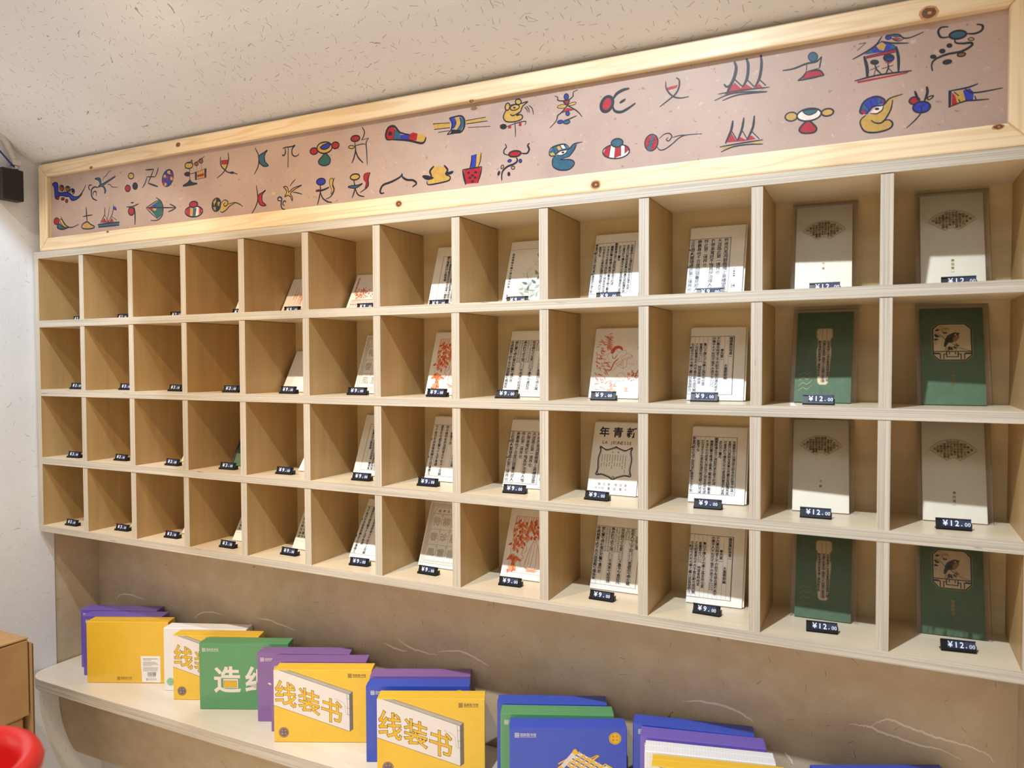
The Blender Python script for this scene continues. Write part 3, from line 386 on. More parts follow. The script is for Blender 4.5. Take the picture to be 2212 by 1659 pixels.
('teal crested animal head with a long trunk', [('f','t',0,[15340,821,15392,872,15549,891,15673,952,15755,1037,15918,1049,15796,1022,15745,924,15673,819,15507,782,15673,766,15755,704,15735,640,15632,585,15465,595,15350,666,15323,765]), ('f','t',0,[15266,945,15340,1032,15570,1055,15673,952,15507,954,15382,873,15287,895]), ('f','y',0,[15281,921,15340,936,15386,883,15298,874]), ('f','y',0,[15399,1021,15466,1036,15512,972,15449,950]), ('f','w',0,[15491,1042,15545,1048,15590,981,15532,974]), ('f','w',0,[15424,878,15507,935,15621,943,15590,886,15486,861]), ('F','n',11,[15561,905,15558,900,15550,896,15539,896,15527,899,15519,905,15516,911,15519,916,15527,919,15539,919,15550,916,15558,911]), ('s','n',16,[15255,937,15308,1021,15466,1059,15591,1048,15667,972]), ('s','n',16,[15382,864,15287,875,15255,937]), ('s','n',16,[15382,870,15466,940,15652,955,15755,1037,15918,1049]), ('s','n',16,[15663,820,15755,923,15806,1020]), ('s','n',16,[15382,870,15329,803,15339,677,15465,595,15652,583,15755,657,15745,725,15652,768,15486,780,15663,820]), ('s','n',13,[15424,878,15497,859,15590,886,15628,942]), ('s','n',11,[15340,1023,15392,882]), ('s','n',11,[15399,1040,15449,950]), ('s','n',11,[15482,1049,15528,970]), ('s','n',11,[15559,1050,15601,976])]),
('red and white striped lantern with teal top', [('F','w',17,[16806,789,16780,728,16694,685,16572,673,16446,695,16350,745,16310,810,16338,872,16426,915,16549,926,16674,904,16768,854]), ('f','r',0,[16319,796,16362,880,16457,913,16418,697,16343,728]), ('f','r',0,[16549,886,16646,889,16646,715,16529,681]), ('f','r',0,[16723,890,16790,857,16798,792,16723,743]), ('s','n',12,[16461,912,16422,694]), ('s','n',12,[16547,898,16527,682]), ('s','n',12,[16647,899,16648,709]), ('s','n',12,[16721,894,16721,737]), ('F','',17,[16806,789,16780,728,16694,685,16572,673,16446,695,16350,745,16310,810,16338,872,16426,915,16549,926,16674,904,16768,854]), ('F','t',17,[16684,953,16677,915,16643,887,16591,874,16536,882,16491,908,16470,945,16478,983,16512,1012,16564,1024,16619,1015,16663,990])]),
('red netted oval with a black spiral tail', [('F','r',15,[17313,828,17280,767,17225,733,17164,737,17113,776,17086,842,17090,915,17124,977,17179,1010,17240,1006,17291,966,17318,901]), ('f','t',0,[17220,1003,17261,998,17184,733,17122,741]), ('s','n',10,[17137,895,17313,917]), ('s','n',10,[17118,834,17304,864]), ('s','n',10,[17174,962,17137,804]), ('s','n',10,[17258,951,17212,776]), ('s','n',15,[17341,922,17424,983,17515,989,17561,929,17507,861,17464,892,17501,919]), ('s','n',15,[17305,783,17351,726,17443,729,17571,803,17697,893,17823,921,18079,907]), ('s','n',12,[17570,910,17697,929,17823,921])]),
('three short flames over red peaks, lower row', [('f','r',0,[18465,708,18558,863,18641,721,18699,773,18792,713,18884,772,18954,703,18769,692]), ('f','y',0,[18382,634,19045,656,19023,619,18583,633,18418,594]), ('s','n',29,[18585,1057,18558,899,18465,691]), ('s','n',23,[18558,899,18658,719]), ('s','n',27,[18762,1079,18733,899,18665,718]), ('s','n',20,[18734,875,18816,722]), ('s','n',27,[18928,1089,18906,898,18816,710]), ('s','n',20,[18895,829,19011,696]), ('s','n',18,[18370,648,18700,665,19068,677]), ('s','n',18,[18395,561,18583,621,18816,631,19068,606])]),
('white face with yellow ears over a red drop', [('F','y',17,[19591,987,19584,952,19554,927,19510,917,19463,926,19426,952,19409,987,19416,1022,19446,1048,19491,1057,19538,1048,19574,1022]), ('F','y',19,[20126,981,20119,952,20091,930,20048,920,20003,926,19968,945,19951,973,19958,1003,19987,1025,20029,1034,20074,1028,20109,1009]), ('F','w',19,[19947,988,19931,939,19872,900,19785,883,19692,892,19619,925,19587,973,19603,1023,19663,1061,19751,1077,19844,1068,19915,1035]), ('F','t',11,[19685,1054,19879,1048,19858,995,19772,973,19707,1005]), ('F','r',20,[19756,884,19838,815,19882,741,19839,689,19688,698,19623,753,19665,828])]),
('yellow crested animal head with a long trunk', [('f','y',0,[20548,849,20649,856,20829,896,20887,1019,20945,1075,21092,1096,20966,1029,20928,881,20830,742,20731,712,20910,742,20960,669,20891,602,20712,571,20570,613,20508,744]), ('f','b',0,[20506,922,20566,1068,20726,1114,20847,1047,20837,993,20708,980,20608,862,20527,885]), ('f','r',0,[20516,909,20546,949,20608,873,20537,884]), ('f','t',0,[20522,986,20566,1024,20642,919,20557,947]), ('f','t',0,[20747,1095,20797,1077,20778,1003,20738,1002]), ('f','r',0,[20807,1064,20847,1025,20828,984]), ('f','w',0,[20648,879,20728,959,20828,966,20809,899,20729,862]), ('F','n',13,[20764,923,20762,918,20753,915,20742,915,20731,919,20723,924,20720,930,20723,935,20731,938,20742,937,20753,934,20761,929]), ('s','n',19,[20547,871,20502,922,20566,1068,20726,1118,20847,1047,20828,973]), ('s','n',17,[20588,865,20688,965,20828,973,20916,1058,21092,1096]), ('s','n',17,[20956,1030,20928,881,20830,720,20731,712,20660,766]), ('s','n',19,[20588,854,20508,766,20570,613,20732,569,20911,599,20960,669,20910,735,20820,732]), ('s','n',13,[20648,874,20739,854,20813,898,20832,966]), ('s','n',11,[20566,1024,20642,913]), ('s','n',11,[20646,1078,20678,952]), ('s','n',10,[20730,1104,20744,992])]),
('blue insect with a red wing and two feelers', [('F','r',16,[21316,977,21312,950,21290,928,21257,920,21222,925,21194,944,21180,971,21185,999,21206,1020,21239,1029,21275,1023,21303,1004]), ('F','b',18,[21459,863,21449,822,21412,791,21357,780,21298,790,21252,820,21232,861,21241,903,21279,934,21334,945,21393,934,21438,904]), ('s','n',25,[21252,1118,21276,1045,21300,973]), ('s','n',27,[21409,1160,21419,1066,21383,949]), ('F','y',14,[21426,996,21496,1011,21483,981,21434,956]), ('s','n',12,[21298,880,21383,889]), ('s','n',14,[21345,873,21337,778,21261,681,21147,578])]),
('red, yellow and blue streamer on two lines', [('f','n',0,[21692,1044,21733,1042,21727,805,21695,799]), ('f','r',0,[21739,1015,21786,955,21824,850,21736,829]), ('f','y',0,[21766,1021,21877,1014,21933,921,21897,853,21805,861]), ('f','b',0,[21877,1025,21968,1042,22014,972,22007,868,21916,865]), ('s','n',18,[21692,1044,21931,1058,22067,1093]), ('s','n',16,[21695,806,21897,864,22043,858,22205,848]), ('s','n',16,[21895,1054,22023,970,22371,983]), ('s','n',20,[22028,923,22046,862]), ('s','n',18,[21763,1020,21826,955]), ('s','n',20,[21823,907,21842,860]), ('s','n',20,[21924,902,21912,862])]),
]
TAGXY = [[(0.017, 0.089), (0.015, 0.089), (0.033, 0.089), (0.065, 0.089), (0.043, 0.089), (0.069, 0.089), (0.071, 0.089), (0.067, 0.089), (0.07, 0.089), (0.072, 0.089), (0.073, 0.089), (0.078, 0.089)], [(0.068, 0.045), (0.069, 0.054), (0.079, 0.045), (0.079, 0.045), (0.071, 0.045), (0.075, 0.047), (0.093, 0.045), (0.065, 0.045), (0.076, 0.045), (0.066, 0.075), (0.067, 0.055), None], [(0.073, 0.03), (0.057, 0.045), (0.073, 0.037), (0.064, 0.045), (0.056, 0.045), (0.087, 0.045), (0.069, 0.045), (0.081, 0.045), (0.063, 0.048), (0.078, 0.051), (0.065, 0.049), (0.073, 0.047)], [(0.062, 0.028), (0.055, 0.045), (0.056, 0.045), (0.073, 0.034), (0.068, 0.045), (0.082, 0.04), (0.065, 0.051), (0.068, 0.051), (0.073, 0.047), (0.077, 0.052), (0.077, 0.043), (0.082, 0.045)]]
STREAKS = [[(2.039, -0.945), (2.061, -0.945), (2.074, -0.944), (2.092, -0.95), (2.122, -0.955), (2.152, -0.96), (2.183, -0.961), (2.214, -0.97)], [(2.076, -0.943), (2.088, -0.932), (2.102, -0.925), (2.118, -0.927), (2.136, -0.932), (2.161, -0.937), (2.18, -0.941), (2.218, -0.945), (2.246, -0.951), (2.261, -0.964)], [(1.064, -0.952), (1.093, -0.964), (1.125, -0.969), (1.174, -0.971)], [(1.022, -0.965), (1.058, -0.975), (1.093, -0.975)], [(1.174, -0.963), (1.231, -0.951), (1.272, -0.96), (1.309, -0.971)], [(0.059, -0.994), (0.083, -0.977), (0.118, -0.972), (0.158, -0.976), (0.19, -0.978)], [(0.281, -0.978), (0.319, -0.983)], [(0.384, -1.003), (0.408, -0.985), (0.449, -0.975), (0.494, -0.977)], [(0.615, -0.968), (0.657, -0.966), (0.703, -0.973), (0.752, -0.979)], [(1.743, -0.964), (1.775, -0.958), (1.823, -0.959), (1.861, -0.97), (1.874, -0.978)], [(1.93, -1.022), (1.939, -1.032), (1.946, -1.042)]]
# ================================================================ the room
PX, PZ, TB, DEP = .19, .188, .018, .168
def plane(name, pts, mat, uv, parent=None):
    m = MB(); m.add([(x,y,z+ZO) for x,y,z in pts], [tuple(range(len(pts)))], mat); m.uv = uv; return m.build(name, parent)
m = MB(); m.box((-.6,-5.2,-.05), (4.2,.4,0), plain('floor_boards', (208,192,168), .55)); struct(m.build('floor'))
YZ = lambda c: (c.y, c.z); XZ = lambda c: (c.x, c.z)
def wallbox(name, a, b, mat, uv):
    m = MB(); m.box((a[0],a[1],a[2]+ZO), (b[0],b[1],b[2]+ZO), mat); m.uv = uv; return struct(m.build(name))
wallbox('wall_left', (-.16,-1.9,-1.90), (-.013,.042,1.5), M_WHITE, YZ)
wallbox('wall_lower_left', (-.16,.042,-1.90), (-.0132,.178,-1.185), M_WHITE, YZ)
wallbox('wall_niche', (-.16,.042,-1.185), (-.0165,.30,.26), M_TAN, YZ)
wb = wallbox('wall_back', (-.0165,.178,-1.90), (2.46,.30,.26), M_TAN, XZ)
wallbox('wall_right', (2.292,-.03,-1.90), (2.46,.178,.40), M_TAN, YZ)
# plaster streaks and fillings left on the niche wall
STREAK = plain('filler_white', (236,226,210), .8)
for pts in STREAKS:
    m = MB(); sm = smooth([(x,z+ZO) for x,z in pts], False, 6)
    sm = [(x+random.uniform(-.0012,.0012), z+random.uniform(-.0012,.0012)) for x,z in sm]
    m.ribbon(sm, .0040, STREAK, .1776, taper=.2); m.build('plaster_streak', wb)
# the cove: plaster that leans out over the counter and curves up to the ceiling
prof = smooth([(.178,.236),(.03,.246),(-.08,.300),(-.20,.395),(-.35,.57),(-.50,.82),(-.62,1.12),(-.68,1.50)], False, 5)
m = MB(); n = len(prof); arc = [0]
for i in range(1, n): arc.append(arc[-1]+math.dist(prof[i], prof[i-1]))
AR = {round(p[1]+ZO, 4): a for p, a in zip(prof, arc)}
for i in range(n-1):
    (y0,z0),(y1,z1) = prof[i], prof[i+1]
    m.add([(-.013,y0,z0+ZO),(2.46,y0,z0+ZO),(2.46,y1,z1+ZO),(-.013,y1,z1+ZO)], [(0,1,2,3)], M_CEIL)
m.uv = lambda c: (c.x, AR.get(round(c.z,4), c.z)); o = struct(m.build('ceiling', smooth=True))
# the plaster beam under the counter
bp = [(.176,-1.181),(.044,-1.181)]+smooth([(.044,-1.19),(.046,-1.254),(.050,-1.296),(.057,-1.333),(.074,-1.388),(.093,-1.427),(.120,-1.445)], False, 4)+[(.176,-1.45)]
m = MB(); m.prism_x([(y,z+ZO) for y,z in bp], -.0125, 2.291, M_TAN); m.uv = lambda c: (c.x, c.z-c.y)
struct(m.build('trim_1'))
wallbox('wall_lower', (-.0165,.1705,-1.90), (2.291,.178,-1.452), M_WHITE, XZ)
# ================================================================ cubby shelf
shelf = thing('cubby_shelf', 'long birch plywood cubby shelf with twelve columns and four rows of open compartments', 'shelf')
XR = 12*PX
for r in range(5):
    m = MB(); x0, x1 = (-.009, XR+.009) if r in (0,4) else (.009, XR-.009)
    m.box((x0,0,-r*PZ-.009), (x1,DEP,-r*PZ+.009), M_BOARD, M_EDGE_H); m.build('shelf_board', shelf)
for x in (0, XR):
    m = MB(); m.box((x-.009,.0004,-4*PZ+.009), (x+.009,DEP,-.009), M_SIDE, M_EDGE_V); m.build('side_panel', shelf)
for r in range(4):
    for c in range(1, 12):
        m = MB(); j = random.uniform(-.0006,.0006)
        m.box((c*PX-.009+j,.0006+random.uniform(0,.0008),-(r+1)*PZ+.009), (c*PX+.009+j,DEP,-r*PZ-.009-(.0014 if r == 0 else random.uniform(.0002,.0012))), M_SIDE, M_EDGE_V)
        m.build('divider', shelf)
m = MB(); m.box((-.009,DEP,-4*PZ-.009), (XR+.009,DEP+.009,.009), M_BACK); m.build('back_panel', shelf)
# ================================================================ painted sign board
sign = thing('sign_board', 'long pine framed sign board of pink paper painted with two rows of colourful pictographs', 'sign', (0,0,.0095))
OX0, OX1, OZ1, RW = .017, 2.278, .2345, .035
ix0, ix1, iz0, iz1 = OX0+RW, OX1-RW, RW, OZ1-RW+.001
def rail(p4, mat):
    m = MB(); n = 4; m.add([(x,0,z) for x,z in p4]+[(x,.034,z) for x,z in p4], [(0,1,2,3),(7,6,5,4)]+[(i,i+4,(i+1)%4+4,(i+1)%4) for i in range(4)], mat)
    return m.build('frame_rail', sign, bev=.003)
rt = rail([(ix0,iz1),(ix1,iz1),(OX1,OZ1),(OX0,OZ1)], M_PINE_X); rb = rail([(OX0,0),(OX1,0),(ix1,iz0),(ix0,iz0)], M_PINE_X)
rail([(OX0,0),(ix0,iz0),(ix0,iz1),(OX0,OZ1)], M_PINE_Z); rr = rail([(ix1,iz0),(OX1,0),(OX1,OZ1),(ix1,iz1)], M_PINE_Z)
KN0 = plain('pine_knot_ring', (190,138,84), .4, var=.15, nscale=200); KN1 = plain('pine_knot', (104,64,34), .4, var=.3, nscale=300)
for x, z, a, b, par in ((.562,.229,.0085,.0062,rt),(.24,.2115,.007,.004,rt),(1.369,.2085,.0075,.0036,rt),(2.142,.219,.013,.0105,rt),(1.198,.028,.0085,.0075,rb),(1.622,.022,.0100,.0085,rb),(2.231,.040,.008,.004,rb),(.30,.0415,.006,.003,rb)):
    m = MB(); z -= .0095; jit = lambda pts: [(px+random.uniform(-.0006,.0006), pz+random.uniform(-.0006,.0006)) for px,pz in pts]
    el = lambda k: jit([(x+a*k*math.cos(t*.3927), z+b*k*math.sin(t*.3927)) for t in range(16)])
    m.poly(el(1.0), KN0); m.poly(el(.74), KN1); m.disc(x+.0006, z, a*.22, KN0, b*.22); m.build('knot', par)
m = MB(); m.box((ix0-.008,.013,iz0-.008), (ix1+.008,.020,iz1+.008), M_PANEL); panel = m.build('paper_panel', sign)
for label, items in SYMBOLS:
    m = MB()
    for kind, col, wd, flat in items:
        pts = [(flat[i]*1e-4, flat[i+1]*1e-4-.0095) for i in range(0, len(flat), 2)]; wd *= 1.42e-4
        if kind == 's': m.ribbon(smooth(pts, False, 5), wd, MI['n'])
        elif kind == 'f': m.poly(pts, MI[col])
        else:
            sp = smooth(pts, True, 3)
            if col: m.poly(sp, MI[col])
            m.ribbon(sp, wd, MI['n'], closed=True)
    m.v = [(x, y+.013, z) for x,y,z in m.v]
    o = m.build('painted_symbol', panel); o['label'] = label
# ================================================================ counter
cnt = thing('plywood_counter', 'thick birch plywood counter with a rounded left corner under the cubby shelf', 'counter', (0,0,-1.18))
m = MB(); fr = smooth([(-.012,.020),(-.009,-.006),(.006,-.030),(.034,-.045),(.075,-.048)], False, 5)
m.prism_z([(-.012,.1765)]+fr+[(2.285,-.048),(2.285,.1765)], .0002, .03, M_DESK, M_EDGE_H); m.build('worktop', cnt, bev=.0015)
# ================================================================ price tags
prep('¥39120.', .012); prep('¥39120.')
ROWN = ['top', 'second', 'third', 'bottom']
COLN = ['first', 'second', 'third', 'fourth', 'fifth', 'sixth', 'seventh', 'eighth', 'ninth', 'tenth', 'eleventh', 'twelfth']
TH = math.radians(20)
def tilt(v): x,y,z = v; return (x, y*math.cos(TH)+z*math.sin(TH), z*math.cos(TH)-y*math.sin(TH)+.0016)
def tag_parts(price):
    h = MB(); h.box((0,-.0035,0), (.048,.0115,.0016), TAGB)
    h.box((0,0,0), (.048,.0014,.0158), TAGB, tf=tilt); h.box((0,-.0032,-.0005), (.048,0,.0022), TAGB, tf=tilt); h.box((0,-.0020,.0140), (.048,0,.0158), TAGB, tf=tilt)
    h.box((.0478,.002,0), (.0492,.0105,.0095), TAGB)
    parts = [('holder', h, [])]
    units = {'12': [('¥',.0086),('1',.0076),('2',.0076),('.',.0058),('00',.0090)], '9': [('¥',.0090),('9',.0090),('.',.0066),('00',.0092)], '3': [('¥',.0090),('3',.0090),('.',.0066),('00',.0092)]}[price]
    x = {'12': .0088, '9': .0080, '3': .0080}[price]
    for ch, wd in units:
        t = MB(); t.box((x+.00015,-.0019,.0030), (x+wd-.00015,0,.0136), TILE, tf=tilt)
        d = MB(); y = -.00205; cx = x+wd/2; cz = .0083
        if ch == '00': glyph(d, '0', cx-.0021, cz-.0012, .0082, DIGIT, y); glyph(d, '0', cx+.0021, cz-.0012, .0082, DIGIT, y)
        elif ch == '.': d.disc(cx-.0006, cz-.0030, .0008, DIGIT, n=8, y=y)
        else: glyph(d, ch, cx, cz, .0118, DIGIT, y, .012)
        d.v = [tilt(v) for v in d.v]; parts.append(('digit_tile', t, [('digit', d)])); x += wd
    return parts
proto = {}
for p in ('3', '9', '12'): proto[p] = [(n, m.mesh(n), [(n2, m2.mesh(n2)) for n2, m2 in ch]) for n, m, ch in tag_parts(p)]
def mobj(name, me, parent):
    o = bpy.data.objects.new(name, me); COL.objects.link(o); o.parent = parent; return o
for r in range(4):
    for c in range(12):
        if not TAGXY[r][c]: continue
        x, y = TAGXY[r][c]; p = '3' if c < 4 else ('9' if c < 10 else '12')
        ang = {(3,11): 8, (3,10): 6, (2,11): 4, (2,8): -4, (3,5): 5, (1,5): 5, (1,0): 4, (0,11): 0}.get((r,c), random.uniform(-3,4))
        t = thing('price_tag', 'black price tag showing ¥%s.00 in the %s row, %s compartment from the left' % (p, ROWN[r], COLN[c]), 'price tag',
                  (c*PX+x, y, -(r+1)*PZ+.0092), (0,0,math.radians(ang)), 'black price tags on the cubby shelves')
        for n, me, ch in proto[p]:
            q = mobj(n, me, t)
            for n2, me2 in ch: mobj(n2, me2, q)
# ================================================================ cards and their print
T1 = ['昨夜西風凋碧樹獨上高樓望盡','天涯路此第一境界也','衣帶漸寬終不悔爲伊消得人憔','悴此第二境界也','衆裏尋他千百度回頭驀見那人','正在燈火闌珊處此第三境界也']
T2 = ['論語集説卷第一','　　　　　　　　　永嘉蔡節編','　　　　學而第一',['子曰學而時習之不亦説乎有朋自遠方來不'],['亦樂乎人不知而不慍不亦君子乎',('説音悦樂','音洛慍紆')],'','　　集曰子謂孔子也學之爲言效也習',['　　者重習也',('謝氏曰時','習者無時'),'　時習者時時習'],'　　之也説喜意也不亦乎者反辭也朋同類','　　也自從也方所也樂之義比説爲發舒也']
T3 = ['　及衛敬仲又加潤益古説本如此後予存其一','　言而已曰某詩言某事也而盡去其餘獨釆其','　可者見於今傳其尤不可者皆明著其失以爲','　此孔氏之舊也','關關雎鳩在河之洲窈窕淑女君子好逑','　關關和聲也雎鳩王雎鳥之摯者也物之摯者','　不淫水中可居者曰洲在河之洲言未用也逑','　匹也言女子在家有和德而無淫僻之行可以','　配君子也','參差荇菜左右流之窈窕淑女寤寐求之求之不']
T4 = ['　　河伯山鬼',['若有人兮山之阿',('若有人謂','山鬼也阿'),'被薜荔兮帶女羅'],['又',('言山鬼仿','佛若人見')],['既含睇兮又宜笑',('睇微眄貌','也含而微'),'子慕予兮善窈窕'],[('言山鬼之','狀體含妙','')[:2],('容美目盼','然又好口'),('齒而宜笑','也窈窕好')],['乘赤豹兮從文狸',('言山鬼出','入乘赤豹'),'辛夷車兮結桂旗'],[('從神狸結','桂與辛夷'),('以爲車旗','言其香潔'),('也被石蘭','兮帶杜衡')],['被石蘭兮帶杜衡折芳馨兮遺所思'],['余處幽篁兮終不見天路險難兮獨後來']]
T5 = '天地玄黃宇宙洪荒日月盈昃辰宿列張寒來暑往秋收冬藏閏餘成歲律呂調陽雲騰致雨露結爲霜金生麗水玉出崑岡劍號巨闕珠稱夜光果珍李柰菜重芥薑海鹹河淡鱗潛羽翔龍師火帝鳥官人皇始制文字乃服衣裳推位讓國有虞陶唐弔民伐罪周發殷湯坐朝問道垂拱平章愛育黎首臣伏戎羌遐邇一體率賓歸王鳴鳳在竹白駒食場'
T6 = ['醉墨淋漓雲上白鷗','東坡居士云上曰蘇軾狀是念高','丙辰中秋歡飲達旦大醉作此篇','　　兼懷子由','明月幾時有把酒問青天不知天上宮闕','望長安何處宮闕今夕玉宇高處','今夕是何年我欲乘風歸去又恐瓊樓玉']
T14 = '山之阿若有人兮被薜荔帶女羅既含睇又宜笑子慕予善窈窕乘赤豹從文狸辛夷車結桂旗被石蘭帶杜衡折芳馨遺所思余處幽篁'
T15 = '卷第一學而第一子曰學而時習之不亦説乎有朋自遠方來不亦樂乎人不知而不慍曰子謂孔子也習者重習也'
T16 = '叔夜雋朗人也常遊會稽宿華陽亭引琴而彈忽有客詣之稱是古人與康共談音律辭致清辯因索琴彈之廣陵散'
TP = '橙黃橘綠朱欒今朝且摘與君看'
allc = ''.join(str(q) for q in (T1,T2,T3,T4,T5,T6,T14,T15,T16,TP))
prep(''.join(ch for ch in allc if ord(ch) > 0x2000), 0.0, 1)
prep('庭前垂柳珍重待春風九消寒圖新青年第四卷五號上海羣益書社印行要目子慕恬淡悠然學而一東風木屋涼風王國維題LAJEUNS', 0.0, 2); prep('新青年庭前垂柳珍重待春風', .025, 2); prep('LAJEUNS', .01)
def P_wang():
    m = MB(); m.rect(0,.1195,.0755,.1203,NAVY); m.rect(0,.0085,.0755,.0093,NAVY); m.rect(.0748,.0085,.0757,.1203,NAVY); rules(m,.0735,.0122,6,.0093,.1195,.00028,NAVY)
    columns(m, T1, .0735, .0122, .1188, .0083, .0088, NAVY)
    columns(m, ['王國維題'], .0875, .006, .056, .0045, .0036, NAVY); m.frame(.0805,.0165,.0875,.0235,.0008,NAVY); columns(m, ['國','王'], .0872, .0034, .0222, .004, .0036, NAVY)
    m.disc(.0005,.098,.0014,NAVY); m.disc(.0005,.062,.0014,NAVY); return m
def P_lunyu():
    m = MB(); m.rect(0,.1262,.0802,.1270,NAVY); m.rect(0,.0102,.0802,.0110,NAVY); m.rect(.0792,.0102,.0804,.1270,NAVY); rules(m,.0785,.0078,10,.011,.1262,.00026,NAVY)
    columns(m, T2, .0785, .0078, .1255, .0061, .0064, NAVY); m.disc(.001,.104,.0014,NAVY); return m
def P_shi():
    m = MB(); m.rect(0,.1252,.083,.1258,NAVY); m.rect(0,.0152,.083,.0158,NAVY); m.rect(.0824,.0152,.083,.1258,NAVY); rules(m,.0818,.0082,10,.0158,.1252,.00024,NAVY)
    columns(m, T3, .0818, .0082, .1245, .0057, .0062, NAVY); m.disc(.001,.104,.0013,NAVY); m.disc(.001,.058,.0013,NAVY); return m
def P_chuci():
    m = MB(); m.rect(0,.1232,.092,.1238,NAVY); m.rect(0,.0092,.092,.0098,NAVY); m.rect(.0914,.0092,.092,.1238,NAVY); rules(m,.091,.0101,9,.0098,.1232,.0003,NAVY)
    columns(m, T4, .091, .0101, .1225, .0066, .0072, NAVY, sx=1.1); return m
def P_grid(ink):
    m = MB(); m.frame(.018,.012,.094,.122,.0006,ink); n = 9; cw = .0082
    cols = [T5[i*18:(i+1)*18] for i in range(n)]; columns(m, cols, .0935, cw, .1215, .006, .0066, ink, sx=1.1); rules(m,.0935,cw,n,.0126,.1214,.0002,ink); return m
def P_shuidiao():
    m = MB(); m.rect(0,.1258,.1,.1264,NAVY); m.rect(0,.0102,.1,.0108,NAVY); rules(m,.0985,.0138,7,.0108,.1258,.0003,NAVY); columns(m, T6, .0985, .0138, .1252, .0071, .0074, NAVY, sx=1.05)
    m.rect(.0002,.0905,.0018,.0945,NAVY); m.rect(.0002,.050,.0018,.054,NAVY); return m
def P_jiujiu():
    m = MB(); K = BLACK; m.frame(.005,.007,.095,.139,.0005,K); m.frame(.0095,.0115,.0905,.1345,.0005,K)
    y = m.y()
    for i in range(44):
        z = .009+i*.003
        for x in (.0062,.0918): m.ribbon([(x,z),(x+.0018,z+.001),(x+.0006,z+.0022)], .0004, K, y)
    for i in range(26):
        x = .011+i*.003
        for z in (.0082,.1358): m.ribbon([(x,z),(x+.0012,z+.0018),(x+.0022,z+.0006)], .0004, K, y)
    m.ribbon([(.0125,.117),(.022,.131),(.078,.131),(.0875,.117)], .0005, K, taper=1); m.rect(.0125,.1165,.0875,.117,K)
    line_text(m, '圖寒消九九', .028, .1235, .0065, K, .011)
    for i in range(1,3): m.rect(.0125+i*.025-.0002,.0135,.0125+i*.025+.0002,.1165,K); m.rect(.0125,.0135+i*.0343,.0875,.0139+i*.0343,K)
    m.frame(.0125,.0135,.0875,.117,.0004,K)
    y1 = m.y(); m.layer += 6; y2 = m.y()
    for k, ch in enumerate('待春風柳珍重庭前垂'):
        cx = .025+(k//3)*.025; cz = .1-(k%3)*.0343
        glyph_outline(m, ch, .00042, K, y1, lambda a, b: (cx-.0098+a*.0195, cz-.0092+b*.0195))
        for q in (-1,1): m.poly([(cx+q*.0105,cz+.0142),(cx+q*.0105-.001,cz+.0125),(cx+q*.0105+.001,cz+.0125)], K, y2)
    return m
def P_xinqing():
    m = MB(); y = m.y()
    for i, ch in enumerate('年青新'): glyph(m, ch, .022+i*.0285, .125, .0215, NAVY, y, .025)
    line_text(m, 'LA JEUNESSE', .0225, .1035, .0088, NAVY, .0056, .01)
    fr = smooth([(.018,.094),(.030,.0885),(.042,.0915),(.050,.0945),(.058,.0915),(.070,.0885),(.082,.094),(.0815,.085),(.0845,.070),(.083,.050),(.0855,.038),(.074,.0385),(.060,.0345),(.050,.030),(.040,.0345),(.026,.0385),(.0145,.038),(.017,.050),(.0155,.070),(.0185,.085)], True, 5)
    m.ribbon(fr, .0022, NAVY, closed=True); m.ribbon([(.5*.1+(x-.05)*.93,.063+(z-.063)*.93) for x,z in fr], .0006, NAVY, closed=True)
    for cx, cz in ((.018,.092),(.082,.092),(.016,.040),(.084,.040),(.05,.0925),(.05,.0325)): m.ribbon(smooth([(cx-.003,cz-.002),(cx-.001,cz+.003),(cx+.002,cz+.002),(cx+.001,cz-.002)], False, 4), .0013, NAVY)
    line_text(m, '目要', .044, .0845, .0042, NAVY, .012)
    y = m.y()
    for i in range(10):
        x = .072-i*.0054; z = .079; L = random.randint(9, 17)
        for k in range(L):
            if k in (L-4,): continue
            m.rect(x-.0006, z-k*.0026-.0016, x+.0006, z-k*.0026, NAVY, y)
    line_text(m, '號五第', .024, .0195, .0056, NAVY, .0098); line_text(m, '卷四第', .058, .0195, .0056, NAVY, .0098)
    line_text(m, '行印', .018, .0115, .0042, NAVY, .007); line_text(m, '社書益羣', .032, .0115, .0062, NAVY, .012); line_text(m, '海上', .078, .0115, .0038, NAVY, .006); return m
def leaf(m, x, z, a, L, W, mat, y=None, line=None):
    p = [(0,0),(.3,.5),(.6,.42),(1,0),(.6,-.42),(.3,-.5)]
    q = [(x+math.cos(a)*u*L-math.sin(a)*v*W, z+math.sin(a)*u*L+math.cos(a)*v*W) for u,v in p]
    if mat: m.poly(q, mat, y)
    if line: m.ribbon(q, .00035, line, closed=True)
def P_plant():
    m = MB(); G = GREENINK; m.rect(0,.1258,.1,.1263,G); columns(m, [TP], .012, .006, .118, .0062, .0056, G); columns(m, ['東風'], .012, .006, .024, .0065, .0038, NAVY)
    rnd = random.Random(3)
    for (x0,z0,x1,z1,n) in ((.056,.030,.046,.072,5),(.070,.028,.074,.108,8),(.078,.045,.100,.105,6),(.060,.022,.035,.045,3),(.072,.022,.096,.040,4)):
        m.ribbon(smooth([(x0,z0),((x0+x1)/2+.002,(z0+z1)/2),(x1,z1)], False, 5), .0008, G)
        for k in range(n):
            t = (k+.7)/n; x = x0+(x1-x0)*t; z = z0+(z1-z0)*t; s = 1 if k%2 else -1; a = math.atan2(z1-z0,x1-x0)+s*rnd.uniform(.5,1.0)
            leaf(m, x, z, a, rnd.uniform(.013,.019), .0062, rnd.choice([G,LGREEN,LGREEN,None]), None, G)
    for k in range(26): leaf(m, .045+rnd.uniform(0,.045), .012+rnd.uniform(0,.02), rnd.uniform(-.6,3.6), rnd.uniform(.008,.015), .004, rnd.choice([None,LGREEN,None]), None, G)
    return m
